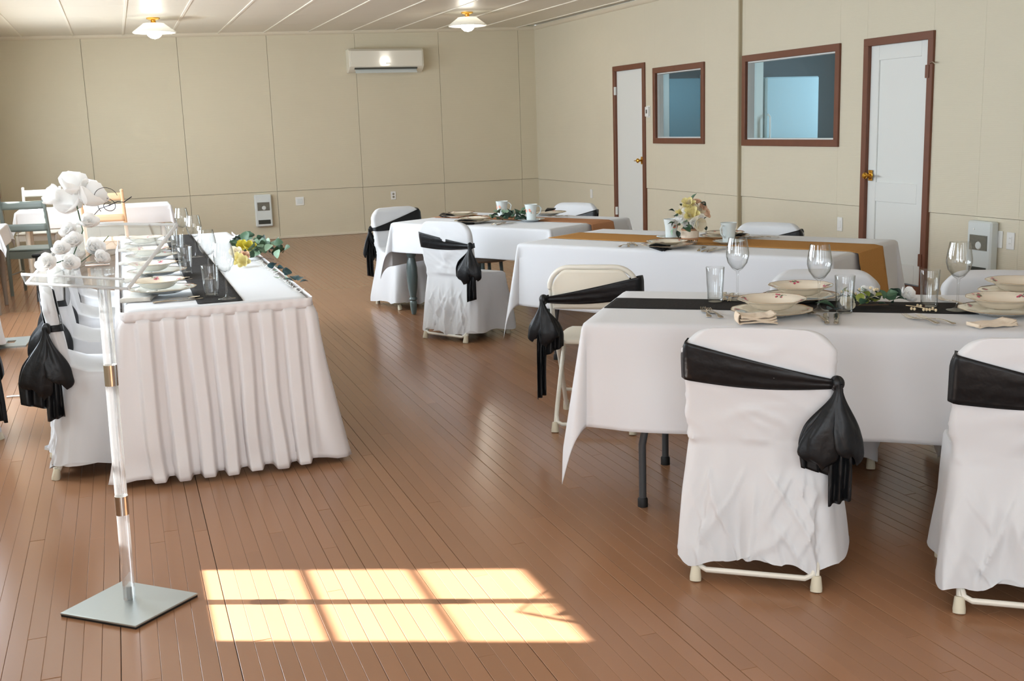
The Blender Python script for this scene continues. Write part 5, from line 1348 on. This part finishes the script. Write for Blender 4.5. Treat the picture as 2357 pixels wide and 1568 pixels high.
sheet(FLc + nrm * 0.0, FRc + nrm * 0.0, FRc + fwd_ * 0.008, FLc + fwd_ * 0.008, 0.036, ACRYL, 'front_lip')
def edge(a, b_, th_=0.0045, off=0.0045): 
    MB().tube([Vector(a) - o0 + nrm * off, Vector(b_) - o0 + nrm * off], th_, 8).build('edge_glow', EDGE, lc)
edge(RLc, RRc); edge(FRc, RRc, 0.0055); edge(FLc, RLc, 0.003); edge(FLc, FRc, 0.004); edge(FLc, FRc, 0.0035, 0.036);
cl = empty('clamp', (0, 0, 0)); cl.parent = lc
cp_ = Vector((-0.085, 3.60, 1.125)) - o0
MB().box(cp_.x - 0.035, cp_.x + 0.035, cp_.y - 0.03, cp_.y + 0.03, 1.100, 1.108, 0.002).build('clamp_plate', CHROME, cl)
MB().tube([(cp_.x - 0.035, cp_.y - 0.03, 1.102), (cp_.x + 0.035, cp_.y - 0.03, 1.102)], 0.009, 12).build('clamp_roll', CHROME, cl)
# white silk flowers lying on the lectern
def onT(a, b_, h=0.0): 
    return FLc.lerp(FRc, a).lerp(RLc.lerp(RRc, a), b_) + nrm * (0.010 + h)
lf = empty('flower_spray', (0, 0, 0), 0, 'spray of white silk flowers with dark curly twigs lying on the lectern', 'flowers')
for (a, b_, h, d, r_, kind) in ((0.20, 0.14, 0.03, (-0.3, -0.9, 0.5), 0.034, 'white'), (0.35, 0.20, 0.02, (0.3, -0.8, 0.4), 0.03, 'white'), (0.30, 0.45, 0.035, (-0.2, -0.8, 0.7), 0.034, 'white'), (0.45, 0.45, 0.02, (0.4, -0.8, 0.4), 0.034, 'white'),
                                (0.18, 0.62, 0.04, (-0.4, -0.8, 0.5), 0.030, 'white'), (0.32, 0.70, 0.05, (0.2, -0.7, 0.7), 0.034, 'white'), (0.55, 0.35, 0.005, (0.5, -0.7, 0.5), 0.028, 'white'), (0.25, 0.30, 0.04, (0.0, -0.8, 0.7), 0.030, 'white')):
    rose(lf, kind, onT(a, b_, h), d, r_ * 1.1, seed=int(100 * a), n=16)
for (a, b_, h, d, r_) in ((0.10, 0.95, 0.07, (-0.3, -0.8, 0.4), 0.055), (0.16, 0.92, 0.12, (0.1, -0.6, 0.8), 0.05), (0.24, 0.90, 0.09, (0.6, -0.5, 0.6), 0.055), (0.02, 0.90, 0.10, (-0.8, -0.4, 0.5), 0.040)):
    lily(lf, 'white', onT(a, b_, h), d, r_ * 1.15, seed=int(100 * a), n=5, name='orchid_bloom')
stemt(lf, [onT(0.1, 0.15, 0.015), onT(0.3, 0.35, 0.01), onT(0.25, 0.7, 0.03), onT(0.12, 0.95, 0.08)], 0.0022, LEAF)
stemt(lf, [onT(0.38, 0.25, 0.004), onT(0.48, 0.45, 0.012), onT(0.55, 0.62, 0.03)], 0.0014, LEAF)
ow = onT(0.40, 1.0, 0.06)
def curl(c0, r0, r1, turns, e1, e2, ph=0.0, n=26):
    return [c0 + e1 * (r0 + (r1 - r0) * k / n) * math.cos(ph + turns * 2 * PI * k / n) + e2 * (r0 + (r1 - r0) * k / n) * math.sin(ph + turns * 2 * PI * k / n) for k in range(n + 1)]
E1 = right; E2 = upv * 0.85 + tow * 0.3
stemt(lf, curl(ow, 0.006, 0.036, 1.6, E1, E2), 0.0011, WIRE, 'twig')
stemt(lf, curl(ow + E1 * 0.01 + E2 * 0.03, 0.030, 0.050, 0.45, E1, E2, 0.3), 0.0009, WIRE, 'twig')
stemt(lf, [ow + E1 * 0.0, ow + E1 * 0.035 + E2 * 0.015, ow + E1 * 0.055 + E2 * 0.012, ow + E1 * 0.085 + E2 * 0.032], 0.0015, WIRE, 'twig')
stemt(lf, [onT(0.30, 0.85, 0.05), ow - E1 * 0.03 - E2 * 0.01, ow], 0.0011, WIRE, 'twig')
stemt(lf, [ow - E1 * 0.045 + E2 * 0.02, ow - E1 * 0.02 + E2 * 0.03, ow + E1 * 0.012 + E2 * 0.01], 0.0010, WIRE, 'twig')

# ------------------------------------------------------------------ back left corner: ladder back chairs and white tables
def ladder_chair(x, y, az, m, label, seatm=None, h=0.90, w=0.41):
    t = empty('ladder_back_chair', (x, y, 0), R(az - 90), label, 'chair')
    hw = w / 2
    for s in (-1, 1):
        MB().tube([(s * hw, -0.20, 0.0), (s * hw, -0.19, 0.45), (s * hw, -0.225, 0.70), (s * hw, -0.26, h)], [0.017, 0.019, 0.018, 0.016], 10).build('back_post', m, t)
        MB().ell((s * hw, -0.26, h + 0.006), (0.019, 0.019, 0.014), 10, 6).build('finial', m, t)
        MB().tube([(s * hw * 1.02, 0.20, 0.0), (s * hw * 1.02, 0.19, 0.42)], [0.015, 0.019], 10).build('front_leg', m, t)
    for z, hh in ((h - 0.055, 0.038), (h - 0.27, 0.036)):
        MB().grid(lambda u, v, z=z, hh=hh: ((u - 0.5) * w, -0.23 - 0.06 * (z - 0.6) - 0.018 * math.sin(u * PI), z - hh + 2 * hh * v), 12, 4).build('slat', m, t, solid=0.014, angle=50)
    MB().box(-hw - 0.01, hw + 0.01, -0.20, 0.215, 0.432, 0.452, 0.006).build('seat', seatm or m, t)
    MB().box(-hw + 0.015, hw - 0.015, -0.205, -0.190, 0.36, 0.430).build('seat_rail', m, t)
    MB().box(-hw + 0.015, hw - 0.015, 0.185, 0.200, 0.36, 0.430).build('seat_rail', m, t)
    for s in (-1, 1):
        MB().box(s * hw - 0.008, s * hw + 0.008, -0.19, 0.19, 0.36, 0.430).build('seat_rail', m, t)
        MB().tube([(s * hw, -0.19, 0.20), (s * hw, 0.19, 0.20)], 0.008, 8).build('stretcher', m, t)
    return t
ladder_chair(-0.83, 11.75, 76, GREYC, 'dark grey ladder back chair in the back left corner', h=0.93)
ladder_chair(-0.13, 12.2, 78, TANC, 'tan ladder back chair behind the lectern flowers', h=0.95)
ladder_chair(-0.90, 13.75, -100, WHITEC, 'white ladder back chair behind the dark grey one, facing the camera', h=0.93)
tb = empty('side_table', (-1.05, 12.75, 0), 0, 'white side table under a white cloth behind the ladder back chairs', 'table')
MB().box(0, 1.55, 0, 0.60, 0.70, 0.735, 0.006).build('tabletop', WHITEC, tb)
for (lx, ly) in ((0.08, 0.08), (1.47, 0.08), (0.08, 0.52), (1.47, 0.52)): MB().tube([(lx, ly, 0), (lx, ly, 0.70)], [0.018, 0.026], 10).build('leg', WHITEC, tb)
drape('tablecloth', -1.05, 12.75, 0, 1.55, 0.60, 0.20, 'white cloth on the side table in the back left corner', None, seed=31, wave=0.006, cone=0.2, z=0.738)
tb = empty('side_table', (-1.42, 10.3, 0), 0, 'small white clothed table cut off at the left photo edge', 'table')
MB().box(0, 0.40, 0, 0.8, 0.70, 0.735, 0.006).build('tabletop', WHITEC, tb)
for (lx, ly) in ((0.05, 0.08), (0.34, 0.08), (0.05, 0.72), (0.34, 0.72)): MB().lathe([(0.026, 0.70), (0.026, 0.55), (0.018, 0.53), (0.026, 0.48), (0.030, 0.35), (0.022, 0.2), (0.016, 0.0), (0, 0)], 14, (lx, ly, 0)).build('leg', TAUPE, tb)
drape('tablecloth', -1.42, 10.3, 0, 0.40, 0.80, 0.16, 'white cloth of the small table cut off at the left photo edge', None, seed=33, wave=0.004, cone=0.2, z=0.738)
st_ = empty('stool', (-0.62, 11.2, 0), R(-12), 'low stool with a black square seat beside the dark grey chair', 'stool')
MB().box(-0.17, 0.17, -0.20, 0.20, 0.415, 0.445, 0.010).build('seat', BLACKC, st_)
for s in (-1, 1):
    for q in (-1, 1): MB().tube([(s * 0.16, q * 0.18, 0), (s * 0.14, q * 0.15, 0.42)], 0.010, 8).build('leg', LEGD, st_)

sp_ = at(1118, 588, 0.46)
so_ = empty('padded_stool', (sp_.x, sp_.y, 0), R(20), 'round taupe padded stool tucked under the grey legged table', 'stool')
MB().lathe([(0, 0.42), (0.17, 0.42), (0.20, 0.435), (0.205, 0.46), (0.19, 0.478), (0.10, 0.485), (0, 0.485)], 32).build('seat', TAUPE, so_)
for k in range(4): MB().tube([(0.15 * math.cos(k * PI / 2 + .7), 0.15 * math.sin(k * PI / 2 + .7), 0), (0.12 * math.cos(k * PI / 2 + .7), 0.12 * math.sin(k * PI / 2 + .7), 0.425)], [0.011, 0.015], 8).build('leg', GREYL, so_)
# left edge
bp2 = empty('flat_stand_base', (-0.87, 8.85, 0), R(-4), 'flat grey metal stand base with square slot, on the floor at the left edge', 'stand')
b = MB()
for (x0, x1, y0, y1) in ((-0.2, 0.13, -0.20, -0.05), (-0.2, 0.13, 0.06, 0.20), (-0.2, -0.03, -0.05, 0.06), (0.03, 0.13, -0.05, 0.06)): b.box(x0, x1, y0, y1, 0.0, 0.012)
b.build('plate', ALU, bp2)
covered_chair(-1.16, 8.60, 90, 'white covered chair just showing at the left photo edge, beside the flat metal base', 41, side=1, sash=False, hem=0.05)
covered_chair(-0.96, 6.05, 200, 'white covered chair at the left photo edge whose black sash end shows low down', 43, side=-1, hem=0.05, knot_z=0.62, bowscale=1.5, tail=(0.45, 0.50))
cw = MB().tube([at(15, 914, 0.006), at(30, 912, 0.006), at(60, 911, 0.006), at(90, 908, 0.006), at(110, 900, 0.006), at(125, 880, 0.006)], 0.005, 8)
tag(cw.build('power_cord', PLASTIC), 'thin white cord on the floor behind the near head table chair', 'cord')
